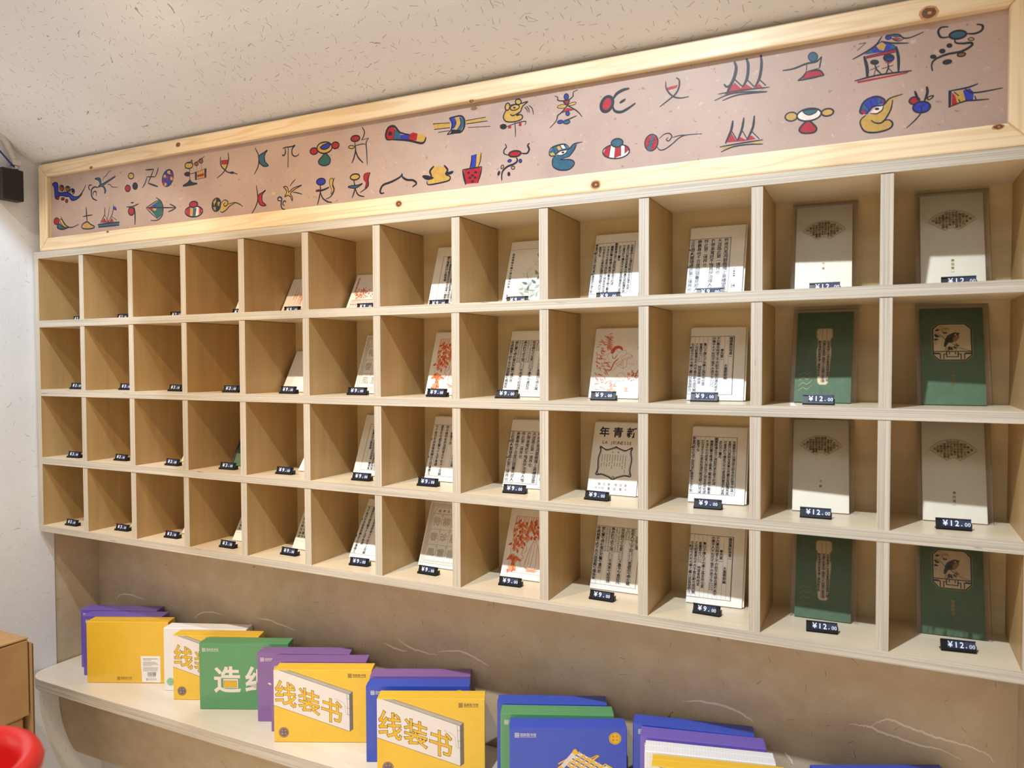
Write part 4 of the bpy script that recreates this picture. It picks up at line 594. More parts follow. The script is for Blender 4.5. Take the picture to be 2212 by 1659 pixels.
def P_lady():
    m = MB(); R = RED; O = ORANGE; rnd = random.Random(5); s = lambda w, mat, *p: m.ribbon(smooth([(p[i],p[i+1]) for i in range(0,len(p),2)], False, 4), w, mat)
    for k in range(60):
        z = rnd.uniform(.04,.132); x = .004+.022*rnd.random()*(1.2 if z > .105 or z < .075 else .6); leaf(m, x, z, rnd.uniform(-1.3,.3), rnd.uniform(.008,.016), .0016, O)
    for k in range(7): leaf(m, .022+k*.0012, .127-k*.0035, -.25-.09*k, .018, .0022, O)
    m.poly(smooth([(.036,.095),(.041,.105),(.050,.108),(.058,.105),(.060,.098),(.056,.1),(.052,.102),(.046,.100),(.043,.094),(.039,.091)], True, 3), R)
    s(.0004,R, .047,.100,.050,.096,.053,.094); s(.0005,O,.052,.092,.060,.098,.066,.098,.069,.093,.064,.086,.055,.083)
    s(.0005,O,.036,.093,.029,.085,.024,.072,.026,.060,.034,.053); s(.0014,R,.040,.090,.041,.083,.046,.082,.050,.090); s(.0022,R,.053,.081,.045,.072,.041,.060,.035,.054); s(.0005,O,.056,.083,.062,.075,.050,.062,.042,.056)
    s(.0004,O,.030,.086,.034,.078,.032,.070); s(.0004,O,.033,.068,.038,.064); s(.0004,O,.060,.090,.056,.086)
    for a in (((.036,.094),(.014,.083)),((.069,.092),(.081,.087)),((.081,.087),(.081,.083)),((.081,.083),(.068,.078)),((.081,.087),(.066,.080)),((.066,.080),(.048,.069)),((.048,.069),(.064,.060)),((.064,.060),(.064,.078)),((.064,.060),(.071,.064)),((.071,.064),(.071,.080)),((.055,.071),(.061,.066)),((.061,.066),(.061,.074))): m.ribbon(list(a), .0005, O, taper=1)
    for k in range(14): m.disc(.074+rnd.uniform(0,.018), .070+rnd.uniform(-.004,.006), .0005, O, n=6)
    m.ribbon([(.062+.009*math.cos(t*.35),.043+.009*math.sin(t*.35)) for t in range(18)], .0004, O, closed=True); s(.0004,O,.052,.047,.062,.040,.076,.033); s(.0004,O,.040,.038,.050,.034,.062,.036)
    for k in range(26): leaf(m, .076+rnd.uniform(0,.02), .034+rnd.uniform(0,.022), rnd.uniform(0,2.6), .007, .0016, rnd.choice([O,R]))
    for k in range(34): leaf(m, .004+rnd.uniform(0,.05), .010+rnd.uniform(0,.028), rnd.uniform(-1,2.4), .010, .0011, rnd.choice([O,SALMON]))
    columns(m, ['木屋涼風'], .097, .008, .132, .0082, .0076, O); m.frame(.072,.014,.079,.021,.0007,SALMON); m.rect(.074,.0155,.0768,.0195,SALMON); return m
def P_wood():
    m = MB(); rnd = random.Random(9); O = ORANGE; m.rect(.014,.012,.1,.0126,O); m.rect(.014,.1294,.1,.13,O); m.rect(.014,.012,.0146,.13,O)
    for k in range(15): x = .017+k*.0055; m.ribbon([(x,.13),(x-.004+rnd.uniform(-.004,.004),.095)], .0016, SALMON, taper=1)
    for (cx,cz,rx,rz,n) in ((.030,.105,.016,.020,34),(.028,.075,.014,.016,26),(.060,.112,.02,.014,24),(.085,.108,.014,.02,24),(.024,.042,.010,.012,18),(.020,.022,.008,.008,12),(.05,.088,.012,.008,10)):
        for k in range(n): a = rnd.uniform(0,6.28); q = rnd.random()**.5; leaf(m, cx+rx*q*math.cos(a), cz+rz*q*math.sin(a), rnd.uniform(-2.6,-.4), .010, .005, rnd.choice([O,O,SALMON,RED]))
    s = lambda w, mat, *p: m.ribbon(smooth([(p[i],p[i+1]) for i in range(0,len(p),2)], False, 4), w, mat)
    m.ribbon([(.066+.005*math.cos(t*.4),.083+.006*math.sin(t*.4)) for t in range(16)], .0006, RED, closed=True); m.poly(smooth([(.061,.086),(.066,.091),(.071,.086),(.068,.087),(.064,.087)], True, 3), RED)
    s(.0008,O,.062,.077,.056,.06,.052,.04,.050,.025); s(.0008,O,.070,.077,.078,.06,.082,.04,.085,.025); s(.0006,O,.066,.076,.066,.05,.064,.026); s(.0006,O,.061,.07,.059,.05,.058,.028); s(.0006,O,.073,.07,.074,.05,.076,.028); s(.0008,O,.050,.025,.066,.021,.085,.025)
    for k in range(14): s(.0005,SALMON,.04+rnd.uniform(0,.04),.016+rnd.uniform(0,.01),.05+rnd.uniform(0,.03),.016+rnd.uniform(0,.008),.06+rnd.uniform(0,.03),.02)
    s(.0012,SALMON,.030,.06,.042,.066,.040,.05,.046,.045,.038,.035,.044,.024); s(.0010,SALMON,.046,.072,.050,.06,.044,.052); return m
def P_garden(frame):
    m = MB(); rnd = random.Random(13+frame); O = ORANGE
    if frame:
        m.frame(.016,.012,.136,.092,.0005,SALMON)
        for k in range(70): x = .02+rnd.uniform(0,.112); m.ribbon([(x,.02+rnd.uniform(0,.03)),(x+rnd.uniform(-.003,.003),.05+rnd.uniform(0,.032))], rnd.uniform(.0008,.0022), rnd.choice([SALMON,SALMON,O]))
    else:
        columns(m, ['庭前垂柳珍重待春'], .013, .006, .092, .0052, .0046, O); m.ribbon(smooth([(.035,.078),(.05,.081),(.06,.086),(.075,.084)], False, 4), .0003, O)
        for k in range(60): a = rnd.uniform(0,6.28); q = rnd.random(); leaf(m, .032+.02*q*math.cos(a), .048+.015*q*math.sin(a), a, .006, .0028, rnd.choice([O,O,SALMON,RED]))
        m.ribbon([(.031,.048),(.030,.03)], .0012, O)
        for z in (.028,.016,.006): m.rect(.008,z,.138,z+.0014,O)
        for k in range(16): x = .01+k*.008; m.ribbon([(x+.003*math.cos(t*.7),.022+.004*math.sin(t*.7)) for t in range(9)], .0007, O, closed=True); m.rect(x-.0004,.006,x+.0004,.016,O)
        for k in range(24): leaf(m, .06+rnd.uniform(0,.07), .03+rnd.uniform(0,.012), rnd.uniform(.3,2.8), .006, .003, rnd.choice([O,SALMON]))
    return m
def fan_shape(cx, cz, R, r, a):
    n = 18; return [(cx+R*math.sin(-a+2*a*i/n), cz+R*math.cos(-a+2*a*i/n)) for i in range(n+1)]+[(cx+r*math.sin(a-2*a*i/8), cz+r*math.cos(a-2*a*i/8)) for i in range(9)]
def P_fan(txt, name, inkc):
    m = MB(); cx, cz, R, r, a = .0455, .094, .041, .0115, math.radians(55); m.poly(fan_shape(cx,cz,R,r,a), OCHREP)
    m.ribbon(fan_shape(cx,cz,R+.0009,r-.0009,a*1.02), .0005, inkc, closed=True); y = m.y(); k = 0; xs = .0048
    for i in range(14):
        x = cx+.031-i*xs; m.layer += 0
        for j in range(12):
            z = cz+R-.0035-j*.0042; d = math.hypot(x-cx, z-cz); t = abs(math.atan2(x-cx, z-cz))
            if r+.002 < d < R-.0022 and t < a-.06: glyph(m, txt[k%len(txt)], x, z, .0046, inkc, y, 0.0, 1.05); glyph_outline(m, txt[k%len(txt)], .0002, inkc, y, lambda u, v: (x+(u-.5)*.0048, z+(v-.465)*.0046)); k += 1
    columns(m, [name], cx+.003, .006, .058 if len(name) < 3 else .050, .0088 if len(name) < 3 else .0066, .0048, GOLD); return m
def P_board():
    m = MB(); cx = .0455; sh = [(-.0125,.131),(-.010,.1338),(.010,.1338),(.0125,.131),(.0125,.118),(.0095,.114),(.0098,.100),(.0115,.096),(.0112,.088),(.0075,.036),(.005,.0325),(-.005,.0325),(-.0075,.036),(-.0112,.088),(-.0115,.096),(-.0098,.100),(-.0095,.114),(-.0125,.118)]
    m.poly([(cx+x,z) for x,z in sh], OCHREP); m.ribbon([(cx+x*1.07,.083+(z-.083)*1.012) for x,z in sh], .0006, GOLD, closed=True)
    y = m.y()
    for x in (-.0035,.0035): m.rect(cx+x-.0002,.036,cx+x+.0002,.1335,BROWNINK,y)
    columns(m, [T16[:16]], cx+.0105, .007, .112, .0047, .0052, BLACK); columns(m, [T16[16:33]], cx+.0035, .007, .112, .0045, .0054, BLACK); columns(m, [T16[33:]+T16[:2]], cx-.0035, .007, .112, .0047, .0050, BLACK)
    rnd = random.Random(4)
    for k in range(4): z = .02+k*.009; m.ribbon(smooth([(.006,z),(.014,z+.006),(.020,z+.003),(.028,z+.010)], False, 4), .00035, GOLD)
    return m
def P_bird():
    m = MB(); oc = lambda x0,z0,x1,z1,c: [(x0+c,z0),(x1-c,z0),(x1,z0+c),(x1,z1-c),(x1-c,z1),(x0+c,z1),(x0,z1-c),(x0,z0+c)]
    m.ribbon(oc(.0165,.0735,.0745,.1385,.0095), .0006, GOLD, closed=True); m.poly(oc(.0185,.0755,.0725,.1365,.0085), OCHREP); m.ribbon(oc(.0180,.075,.0730,.137,.009), .0016, TAGB, closed=True)
    D = TAGB; y = m.y()
    for r in ((.018,.0890,.073,.0905),(.018,.0865,.027,.0878),(.064,.0865,.073,.0878)): m.rect(*r,D,y)
    for q in (1,-1):
        f = lambda x0,z0,x1,z1: m.rect(min(.0455+q*(x0-.0455),.0455+q*(x1-.0455)),z0,max(.0455+q*(x0-.0455),.0455+q*(x1-.0455)),z1,D,y)
        f(.018,.0850,.0290,.0866); f(.0275,.0765,.0290,.0860); f(.0325,.0765,.0340,.0860); f(.0325,.0845,.0385,.0860); f(.0365,.0802,.0380,.0890); f(.0365,.0802,.0455,.0816); f(.0405,.0848,.0420,.0890)
    s = lambda w, mat, *p: m.ribbon(smooth([(p[i],p[i+1]) for i in range(0,len(p),2)], False, 4), w, mat)
    B = BROWNINK; s(.0009,B,.020,.122,.026,.120,.032,.115,.036,.110,.045,.104,.054,.097,.064,.093,.072,.0905)
    m.poly(smooth([(.036,.111),(.039,.117),(.044,.120),(.049,.1225),(.0535,.122),(.0575,.1215),(.0555,.119),(.056,.114),(.052,.108),(.046,.1055),(.0405,.1045),(.037,.099),(.0335,.0985),(.035,.106)], True, 4), B)
    m.poly(smooth([(.047,.112),(.052,.118),(.0555,.116),(.054,.110),(.048,.1065)], True, 4), plain('bird_breast', (178,128,70), .5)); m.poly(smooth([(.036,.110),(.043,.114),(.047,.110),(.040,.106)], True, 4), D); m.disc(.0505,.119,.0013,OCHREP); m.disc(.0535,.1198,.0006,D,n=8)
    m.poly(smooth([(.0335,.0985),(.037,.0985),(.038,.105),(.035,.107)], True, 4), D)
    for x,z,a in ((.021,.126,.2),(.019,.119,-.3),(.021,.1155,.1),(.019,.111,-.1),(.032,.123,-.3),(.043,.099,-2.2),(.045,.0985,-1.6),(.047,.099,-.8),(.044,.096,-2.4),(.049,.101,-.2)): leaf(m, x, z, a, .008, .0036, D)
    rnd = random.Random(2)
    for cx,cz,n,r in ((.030,.1295,26,.0055),(.038,.127,20,.005),(.051,.1025,8,.0025),(.037,.094,8,.0025),(.050,.0935,14,.004),(.021,.106,6,.002)):
        for k in range(n): a = rnd.uniform(0,6.28); leaf(m, cx+r*rnd.random()*math.cos(a), cz+r*rnd.random()*math.sin(a), a, .0022, .0014, rnd.choice([GOLD,plain('blossom_ochre',(176,122,52),.5)]))
    columns(m, ['恬淡悠然'], .0485, .006, .058, .0064, .0058, GOLD); return m
def P_lines(seed, ink):
    m = MB(); columns(m, [T5[i*11:(i+1)*11] for i in range(5)], .052, .0095, .12, .0085, .0075, ink); m.frame(.003,.02,.056,.125,.0004,ink); return m
def P_pink():
    m = MB(); rnd = random.Random(21)
    for k in range(22): x = .008+rnd.uniform(0,.08); z = .01+rnd.uniform(0,.06); m.ribbon([(x+.004*math.cos(t*.8)*(1+.3*(t%2)),z+.004*math.sin(t*.8)*(1+.3*(t%2))) for t in range(8)], .0006, SALMON, closed=True)
    return m
PRINTS = {}
def pr(key, fn, *a):
    if key not in PRINTS: PRINTS[key] = fn(*a).mesh('printed_design')
    return PRINTS[key]
_cards = {}
def card_mesh(w, h, t, mat):
    k = (w, h, t, mat.name)
    if k not in _cards: m = MB(); m.box((0,0,0), (w,t,h), mat); _cards[k] = m.mesh('card_stack')
    return _cards[k]
_sl = {}
def sleeve_mesh(w, h, t):
    k = (w,h,t)
    if k not in _sl: m = MB(); m.box((-.007,-.0008,.0003), (w+.0085,t+.0008,h+.006), FILM); _sl[k] = m.mesh('clear_sleeve')
    return _sl[k]
def card(r, c, key, label, x, y=.103, ang=0, w=.1, h=.1445, t=.006, mat=None, sleeve=False, behind=False, back=.1655):
    mat = mat or CARD; zf = -(r+1)*PZ+.0092
    lean = math.asin(min(.6, (back-t-y)/h)); name = 'bookmark_pack' if sleeve else 'postcard_pack'
    th = thing(name, label, 'bookmark' if sleeve else 'postcard', (c*PX+x, y, zf+t*math.sin(lean)), (-lean,0,math.radians(ang)), 'packs of bookmarks in clear sleeves' if sleeve else 'packs of postcards leaning in the cubby shelf')
    mobj('card_stack', card_mesh(w,h,t,mat), th)
    if key is not None: mobj('printed_design', key, th)
    if sleeve: mobj('clear_sleeve', sleeve_mesh(w,h,t), th)
    if behind:
        d = t*math.cos(lean)+.0012; b = thing('postcard_pack', 'blank topped postcard pack standing close behind the front pack, %s row, %s compartment' % (ROWN[r], COLN[c]), 'postcard', (c*PX+x+.003, y+d, zf+t*math.sin(lean)+.0004), (-lean,0,math.radians(ang)), 'packs of postcards leaning in the cubby shelf')
        mobj('card_stack', card_mesh(w,h+.0012,t*.6,mat), b)
N = 'white postcard pack '
wang = pr('wang', P_wang); lun = pr('lunyu', P_lunyu); shi = pr('shi', P_shi); chu = pr('chu', P_chuci); grid = pr('grid', P_grid, NAVY); shd = pr('shd', P_shuidiao); jiu = pr('jiu', P_jiujiu); wood = pr('wood', P_wood)
fa = pr('fa', P_fan, T14, '子慕', BROWNINK); fb = pr('fb', P_fan, T15, '學而第一', BROWNINK); bo = pr('bo', P_board); bi = pr('bi', P_bird)
PK = dict(t=.0045, behind=True, back=.1605)
card(0, 9, wang, N+'with six columns of large navy script, top row beside the fan bookmark', .049, ang=1, **PK)
card(2, 7, wang, N+'with large navy script partly hidden by a divider, third row', .050, y=.104, ang=1, **PK)
card(1, 9, lun, N+'with fine navy script and a bold right rule, second row', .053, y=.101, ang=4, **PK)
card(3, 9, lun, N+'with fine navy script and a bold right rule, bottom row', .053, y=.101, ang=3, **PK)
card(0, 8, shi, N+'with dense small navy script, top row left of the large-script pack', .048, y=.106, **PK)
card(2, 9, shi, N+'with dense small navy script, third row right of the magazine cover pack', .056, y=.101, ang=3, **PK)
card(1, 7, chu, N+'with mixed large and tiny navy script, second row', .049, y=.104, **PK)
card(3, 8, chu, N+'with mixed large and tiny navy script, bottom row', .052, y=.106, **PK)
card(2, 8, pr('xq', P_xinqing), 'postcard pack printed as a magazine cover with LA JEUNESSE and an ornate frame', .045, y=.108, ang=-1, **PK)
card(0, 7, pr('plant', P_plant), N+'with a green leafy plant drawing, top row', .049, y=.105, **PK)
card(1, 8, pr('lady', P_lady), N+'with an orange drawing of a woman asleep at a table', .048, y=.108, **PK)
card(1, 6, wood, N+'with an orange woodblock print, second row, mostly behind a divider', .050, y=.106, **PK)
card(3, 7, wood, N+'with an orange woodblock print of a robed figure under trees, bottom row', .047, y=.098, **PK)
card(0, 6, grid, N+'with a tight grid of navy characters, top row', .056, y=.108, **PK)
card(2, 5, grid, N+'with a tight grid of navy characters, third row', .042, y=.105, t=.005)
card(2, 6, shd, N+'with flowing navy verse columns, third row', .046, y=.106, **PK)
card(3, 5, shd, N+'with flowing navy verse columns, bottom row', .047, y=.082, t=.005)
card(1, 5, jiu, N+'with hollow outlined characters in a patterned border, second row', .046, y=.104, t=.005)
card(3, 6, jiu, N+'with hollow outlined characters in a patterned border, bottom row', .034, y=.098, **PK)
card(0, 4, pr('g1', P_garden, True), 'landscape postcard pack with a framed red garden print, top row', .012, y=.112, w=.145, h=.1, t=.005)
card(0, 5, pr('g0', P_garden, False), 'landscape postcard pack with an orange garden railing print, top row', .019, y=.112, w=.145, h=.1, t=.005)
card(1, 4, None, 'plain landscape postcard pack in the second row, fifth compartment', .020, y=.105, w=.145, h=.112, t=.005)
card(2, 4, pr('pink', P_pink), 'small white postcard pack with pink flowers, third row, fifth compartment', .079, y=.094, w=.1, h=.1, t=.005)
card(3, 4, pr('ln', P_lines, 1, GREENINK), 'cream postcard pack with green ink in the bottom row, fifth compartment', .058, y=.093, t=.004, mat=CARDTAN)
for r, c, x, y, kk, mt in ((0,2,.062,.10,None,CARD),(0,3,.058,.10,'ln2',CARD),(2,0,.062,.10,None,CARD),(2,2,.055,.10,None,CARD),(2,3,.050,.10,None,DKGREEN),(3,0,.060,.088,None,CARD),(3,1,.058,.088,None,CARD),(3,2,.062,.092,None,CARD),(3,3,.051,.094,'ln2',CARD)):
    card(r, c, pr('ln2', P_lines, 2, NAVY) if kk else None, ('narrow dark bookmark pack' if mt is DKGREEN else 'narrow white bookmark pack')+' barely showing in the %s row, %s compartment' % (ROWN[r], COLN[c]), x, y, 0, .06, .135 if r != 3 or c == 3 else .11, .003, mt, sleeve=(c == 3 and r == 2))
BK = dict(w=.0905, h=.165, t=.0045, sleeve=True, back=.1635)
card(0, 10, fa, 'cream bookmark pack with a dense folding-fan print, top row, eleventh compartment', .048, y=.106, ang=2, mat=CARDTAN, **BK)
card(2, 10, fa, 'cream bookmark pack with a dense folding-fan print, third row, eleventh compartment', .048, y=.098, ang=4, mat=CARDTAN, **BK)
card(0, 11, fb, 'cream bookmark pack with a fan of spaced columns, top row, last compartment', .051, y=.110, ang=2, mat=CARDTAN, **BK)
card(2, 11, fb, 'cream bookmark pack with a fan of spaced columns, third row, last compartment', .058, y=.106, ang=2, mat=CARDTAN, **BK)
card(1, 10, bo, 'dark green bookmark pack with a tall tan tablet of script, second row', .048, y=.108, ang=-2, mat=DKGREEN, **BK)
card(3, 10, bo, 'dark green bookmark pack with a tall tan tablet of script, bottom row', .052, y=.108, ang=1, mat=DKGREEN, **BK)
card(1, 11, bi, 'dark green bookmark pack with a bird in an octagonal window, second row', .055, y=.112, ang=4, mat=DKGREEN, **BK)
card(3, 11, bi, 'dark green bookmark pack with a bird in an octagonal window, bottom row', .059, y=.112, ang=3, mat=DKGREEN, **BK)
# ================================================================ gift boxes on the counter
YEL = plain('box_yellow', (230,186,56), .30, .5, var=.02); PUR = plain('box_violet', (110,92,184), .30, .5, var=.02); GRN = plain('box_green', (84,150,102), .30, .5, var=.02); BLU = plain('box_blue', (48,78,186), .30, .5, var=.02)
PUR2 = plain('box_plum', (128,94,158), .30, .5, var=.02)
PALE = plain('print_pale', (226,218,214), .35, .3, var=.01); PGREY = plain('print_grey', (176,170,166), .4); PDARK = plain('print_dark', (84,76,70), .4); PGOLD = plain('print_gold', (226,178,40), .35, .3); PNAVY = plain('print_navy', (70,66,110), .4); GRIDL = plain('print_gridline', (190,194,204), .5); MGREEN = plain('badge_green', (124,192,140), .4)
STICK = plain('sticker_white', (238,236,236), .5, var=.01)
def boxwhite():
    return plain('box_white', (236,237,240), .35, .4, var=.01)
WHT = boxwhite()
prep('线装书造纸国家图书馆手不释', 0.0, 2); prep('线装书', .010, 3); prep('造纸', .025, 2)
W_, H_, D_ = .222, .165, .041
def logo(m, x, z, ink, s=1.0):
    m.frame(x, z-.0095*s, x+.0085*s, z, .0011*s, ink); m.frame(x+.0024*s, z-.0073*s, x+.0061*s, z-.0022*s, .0009*s, ink); m.rect(x+.001*s, z-.0052*s, x+.0075*s, z-.0044*s, ink)
    line_text(m, '国家图书馆', x+.0138*s, z-.0038*s, .0068*s, ink, .0064*s); m.rect(x+.0106*s, z-.0088*s, x+.0430*s, z-.0082*s, ink)
def badge(m, x, z, r, mat, ink):
    m.disc(x,z,r,mat,n=28); m.ribbon([(x+r*.84*math.cos(t*.224),z+r*.84*math.sin(t*.224)) for t in range(28)], r*.06, ink, closed=True)
    y = m.y()
    for ch, dx, dz in (('手',-1,1),('不',1,1),('释',-1,-1),('书',1,-1)): glyph(m, ch, x+dx*r*.30, z+dz*r*.30, r*.44, ink, y)
mm = lambda L: [(x*.001, z*.001) for x, z in L]
def D_thread():
    m = MB(); m.poly(mm([(.3,164),(12.7,164),(171,109.2),(171.5,25.5),(.3,84.3)]), PALE); m.poly(mm([(12.7,164.2),(33.9,164.2),(178,115.5),(171,109.2)]), PGREY); m.poly(mm([(171,109.2),(178,115.5),(178.7,31.3),(171.5,25.5)]), plain('print_spine', (112,104,98), .4))
    for a in ([(12.7,164),(171,109.2)],[(33.9,164),(178,115.5)],[(171,109.2),(171.5,25.5)],[(.3,84.3),(171.5,25.5)],[(178,115.5),(178.7,31.3)],[(171.5,25.5),(178.7,31.3)],[(171,109.2),(178,115.5)],[(165.2,110.5),(167.3,63.7)],[(165,100.2),(171,98.5),(178.6,102.3)],[(165,78.3),(171,76.8),(178.9,81)],[(165.7,63.7),(171,62.5),(179,66.3)]): m.ribbon(mm(a), .0007, PDARK, taper=1)
    m.ribbon(mm([(138.6,100.6),(154.7,78.3)]), .0006, PDARK); m.ribbon(smooth(mm([(138.6,100.6),(152,94),(160.7,85),(162,70),(165.5,63.7)]), False, 5), .0004, PDARK)
    y1 = m.y(); m.layer += 4; y2 = m.y()
    for ch, o, u, v in (('线',(2,91),(50,-14),(0,57)),('装',(55,76),(50,-16),(0,56)),('书',(105.5,54),(50,-16),(0,57))):
        af = lambda a, b: ((o[0]+u[0]*a+v[0]*b)*.001, (o[1]+u[1]*a+v[1]*b)*.001)
        glyph_outline(m, ch, .0027, PDARK, y1, af); glyph(m, ch, 0,0,1, PGOLD, y2, .010, 1, af)
    logo(m, .1682, .1565, PDARK, .95); badge(m, .0222, .0225, .0115, plain('badge_slate', (104,92,110), .4), PGOLD); return m
def D_back():
    m = MB(); m.poly(mm([(146,73),(199,73),(199,2),(149,3)]), STICK); y = m.y(); rnd = random.Random(8)
    for k in range(15):
        z = .066-k*.0024
        if k in (3,9): continue
        m.rect(.152, z, .152+(rnd.uniform(.02,.04) if k in (2,4,8) else .038+rnd.uniform(0,.004)), z+.0009, GREYINK, y)
    x = .164
    while x < .186: wd = rnd.choice([.0004,.0007,.0011]); m.rect(x,.019,x+wd,.030,PDARK,y); x += wd+rnd.choice([.0005,.0009])
    m.rect(.165,.0165,.185,.0175,GREYINK,y); logo(m, .160, .0135, GREYINK, .66); logo(m, .0813, .0172, plain('print_olive', (120,104,50), .4), .95); return m
def D_paper():
    m = MB(); logo(m, .0075, .1525, PALE, .95); y = m.y(); glyph(m, '造', .069, .0745, .068, PALE, y, .025); glyph(m, '纸', .147, .0745, .068, PALE, y, .025); m.poly(mm([(61,71.5),(93,71.5),(93,55.5),(61,55.5)]), PGOLD)
    for k in range(12): m.rect(.062+k*.0026,.0565,.0623+k*.0026,.0705,plain('print_olive', (120,104,50), .4))
    m.frame(.0605,.055,.0935,.072,.0006,PDARK); badge(m, .2, .022, .0115, PALE, PDARK); return m
def D_violet():
    m = MB(); logo(m, .008, .1535, PALE, .95); m.ribbon(smooth(mm([(26,92),(60,84),(120,96),(190,80)]), False, 5), .006, PALE); badge(m, .2, .145, .0115, PGOLD, PNAVY); return m
def D_type():
    m = MB(); logo(m, .0105, .1545, PALE, .95); badge(m, .1995, .145, .0115, PGOLD, PDARK)
    def P(x, z): return (x*.001, z*.001)
    d = (131-104, 128-96); L = math.hypot(*d); ux, uz = d[0]/L, d[1]/L; nx, nz = -uz, ux
    q = lambda t, s_: P(100+ux*t+nx*s_, 90+uz*t+nz*s_)
    for i in range(-2,6):
        for j in range(0,6):
            cx, cz = 152+i*9.2-j*9.2, 104-i*5.2-j*5.2
            if not (112 < cx < 205): continue
            m.poly([P(cx-7,cz-1),P(cx,cz+3),P(cx+7,cz-1),P(cx,cz-5)], PALE); m.ribbon([P(cx,cz+3),P(cx,cz-5)], .0005, PDARK, taper=1)
    for i in range(-2,7): m.ribbon([P(156.6+i*9.2-4.6,108.5-i*5.2),P(156.6+i*9.2-4.6-41,108.5-i*5.2-23.2)], .0026, PGOLD, taper=1)
    for j in range(0,4): m.ribbon([P(138-j*9.2,110-j*5.2),P(133-j*9.2+70,112-j*5.2-39.5)], .0026, PGOLD, taper=1)
    m.ribbon([P(150,98),P(169,112)], .0042, PGOLD, taper=.8); m.ribbon([P(152,106),P(166,113)], .0024, PGOLD, taper=.8)
    m.poly([P(163,80),P(183,93),P(206,79),P(186,66)], PALE); m.ribbon([P(160,82),P(181,96),P(208,80)], .0028, PGOLD, taper=1); m.ribbon([P(176,78),P(192,86)], .003, PGOLD); m.ribbon([P(190,72),P(176,86)], .003, PGOLD)
    m.poly([q(0,-4),q(33,-4),q(33,4),q(0,4)], PALE)
    for s_ in (-2.4,-.8,.8,2.4): m.ribbon([q(0,s_),q(33,s_)], .0004, PGREY, taper=1)
    m.poly([q(33,-4.2),q(40,-6),q(42,-1),q(43,3),q(39,5.5),q(33,4.2)], PGOLD); m.poly([q(0,-4.4),q(-7,-6.5),q(-9,0),q(-7,6),q(0,4.4)], PGOLD)
    m.frame(.048,.012,.174,.042,.001,PGOLD); y = m.y(); return m
def D_blue():
    m = MB(); logo(m, .0105, .1545, PALE, .95); badge(m, .2, .145, .0115, PGOLD, PDARK); m.poly(mm([(26,74),(40,76),(40,62),(26,61)]), PALE); m.ribbon(mm([(25,76),(41,78)]), .0022, PGOLD, taper=1); return m
def D_white():
    m = MB(); y = m.y()
    for k in range(1,44): m.rect(k*.005,.001,k*.005+.00022,.164,GRIDL,y)
    for k in range(1,33): m.rect(.001,k*.005,.221,k*.005+.00022,GRIDL,y)
    badge(m, .0173, .0232, .0105, MGREEN, PALE); logo(m, .165, .152, PNAVY, .95); return m
dt, dbk, dp, dv, dty, dbl, dw = [f().mesh('cover_print') for f in (D_thread, D_back, D_paper, D_violet, D_type, D_blue, D_white)]
def grid_top():
    m = MB()
    for k in range(1,44): m.v += [(k*.005,0,H_+.0002),(k*.005+.00022,0,H_+.0002),(k*.005+.00022,D_,H_+.0002),(k*.005,D_,H_+.0002)]
    for k in range(1,8): m.v += [(0,k*.005,H_+.0002),(W_,k*.005,H_+.0002),(W_,k*.005+.00022,H_+.0002),(0,k*.005+.00022,H_+.0002)]
    m.mi(GRIDL)
    for i in range(0,len(m.v),4): m.f.append((i,i+1,i+2,i+3)); m.m.append(0)
    return m
_bm = {}
def box_meshes(mat):
    if mat.name not in _bm:
        a = MB(); a.box((0,0,0), (W_,.0225,H_), mat); b = MB(); b.box((.0006,.0232,.0004), (W_-.0006,D_,H_-.0006), mat); _bm[mat.name] = (a.mesh('lid'), b.mesh('tray'))
    return _bm[mat.name]
def gift(x, y, ang, mat, label, pr_=None, kind='craft_box', top=False):
    t = thing(kind, label, 'box', (x, y, -1.1496), (0,0,math.radians(ang)), 'shrink wrapped craft boxes standing on the counter')
    for n, me in zip(('lid','tray'), box_meshes(mat)):
        o = mobj(n, me, t); b = o.modifiers.new('bevel','BEVEL'); b.width = .0012; b.segments = 2
    if pr_: mobj('cover_print', pr_, t)
    if top: grid_top().build('printed_top', t)
B_ = 'boxed craft kit '
gift(.076,.056,22.0,PUR,'rearmost violet craft box at the left end of the counter',dv)
gift(.133,.024,23.5,PUR,'violet craft box between the rear violet box and the plain yellow back',dv)
gift(.187,-.003,24.6,YEL,'yellow craft box turned back to front with a white barcode sticker',dbk)
gift(.414,.054,22.0,WHT,'white craft box with a fine grid, between the yellow back and yellow cover',dw)
gift(.481,.027,23.6,YEL,'yellow craft box half hidden behind the green box',dt)
gift(.584,.019,24.4,GRN,'green craft box with white lettering in the left group',dp)
gift(.760,.034,24.5,PUR2,'rear plum craft box right of the green box',dv)
gift(.825,.011,25.4,PUR2,'plum craft box just behind the middle yellow box',dv)
gift(.866,-.023,25.1,YEL,'yellow craft box with outlined lettering standing in front of two plum boxes',dt)
gift(1.081,.045,25.4,PUR2,'plum craft box half hidden behind the blue one beside the middle yellow box',dv)
gift(1.105,-.001,25.6,BLU,'blue craft box peeking out behind the yellow box at the bottom edge',dbl)
gift(1.163,-.041,25.4,YEL,'yellow craft box in front of the dark blue box, cut off by the bottom edge',dt)
gift(1.394,.050,23.8,BLU,'rear blue craft box behind the green box in the right middle group',dbl)
gift(1.421,.012,23.6,GRN,'green craft box between two blue boxes in the right middle group',dp)
gift(1.461,-.030,25.0,BLU,'blue craft box with a gold printing-type picture and round yellow badge',dty)
gift(1.666,.088,12.3,BLU,'rear blue craft box half in shadow in the right hand group',dbl)
gift(1.693,.0455,13.6,PUR,'violet craft box in front of the shaded blue box in the right hand group',dv)
gift(1.715,-.002,13.8,WHT,'white craft box with a printed grid in the right hand group',dw,top=True)
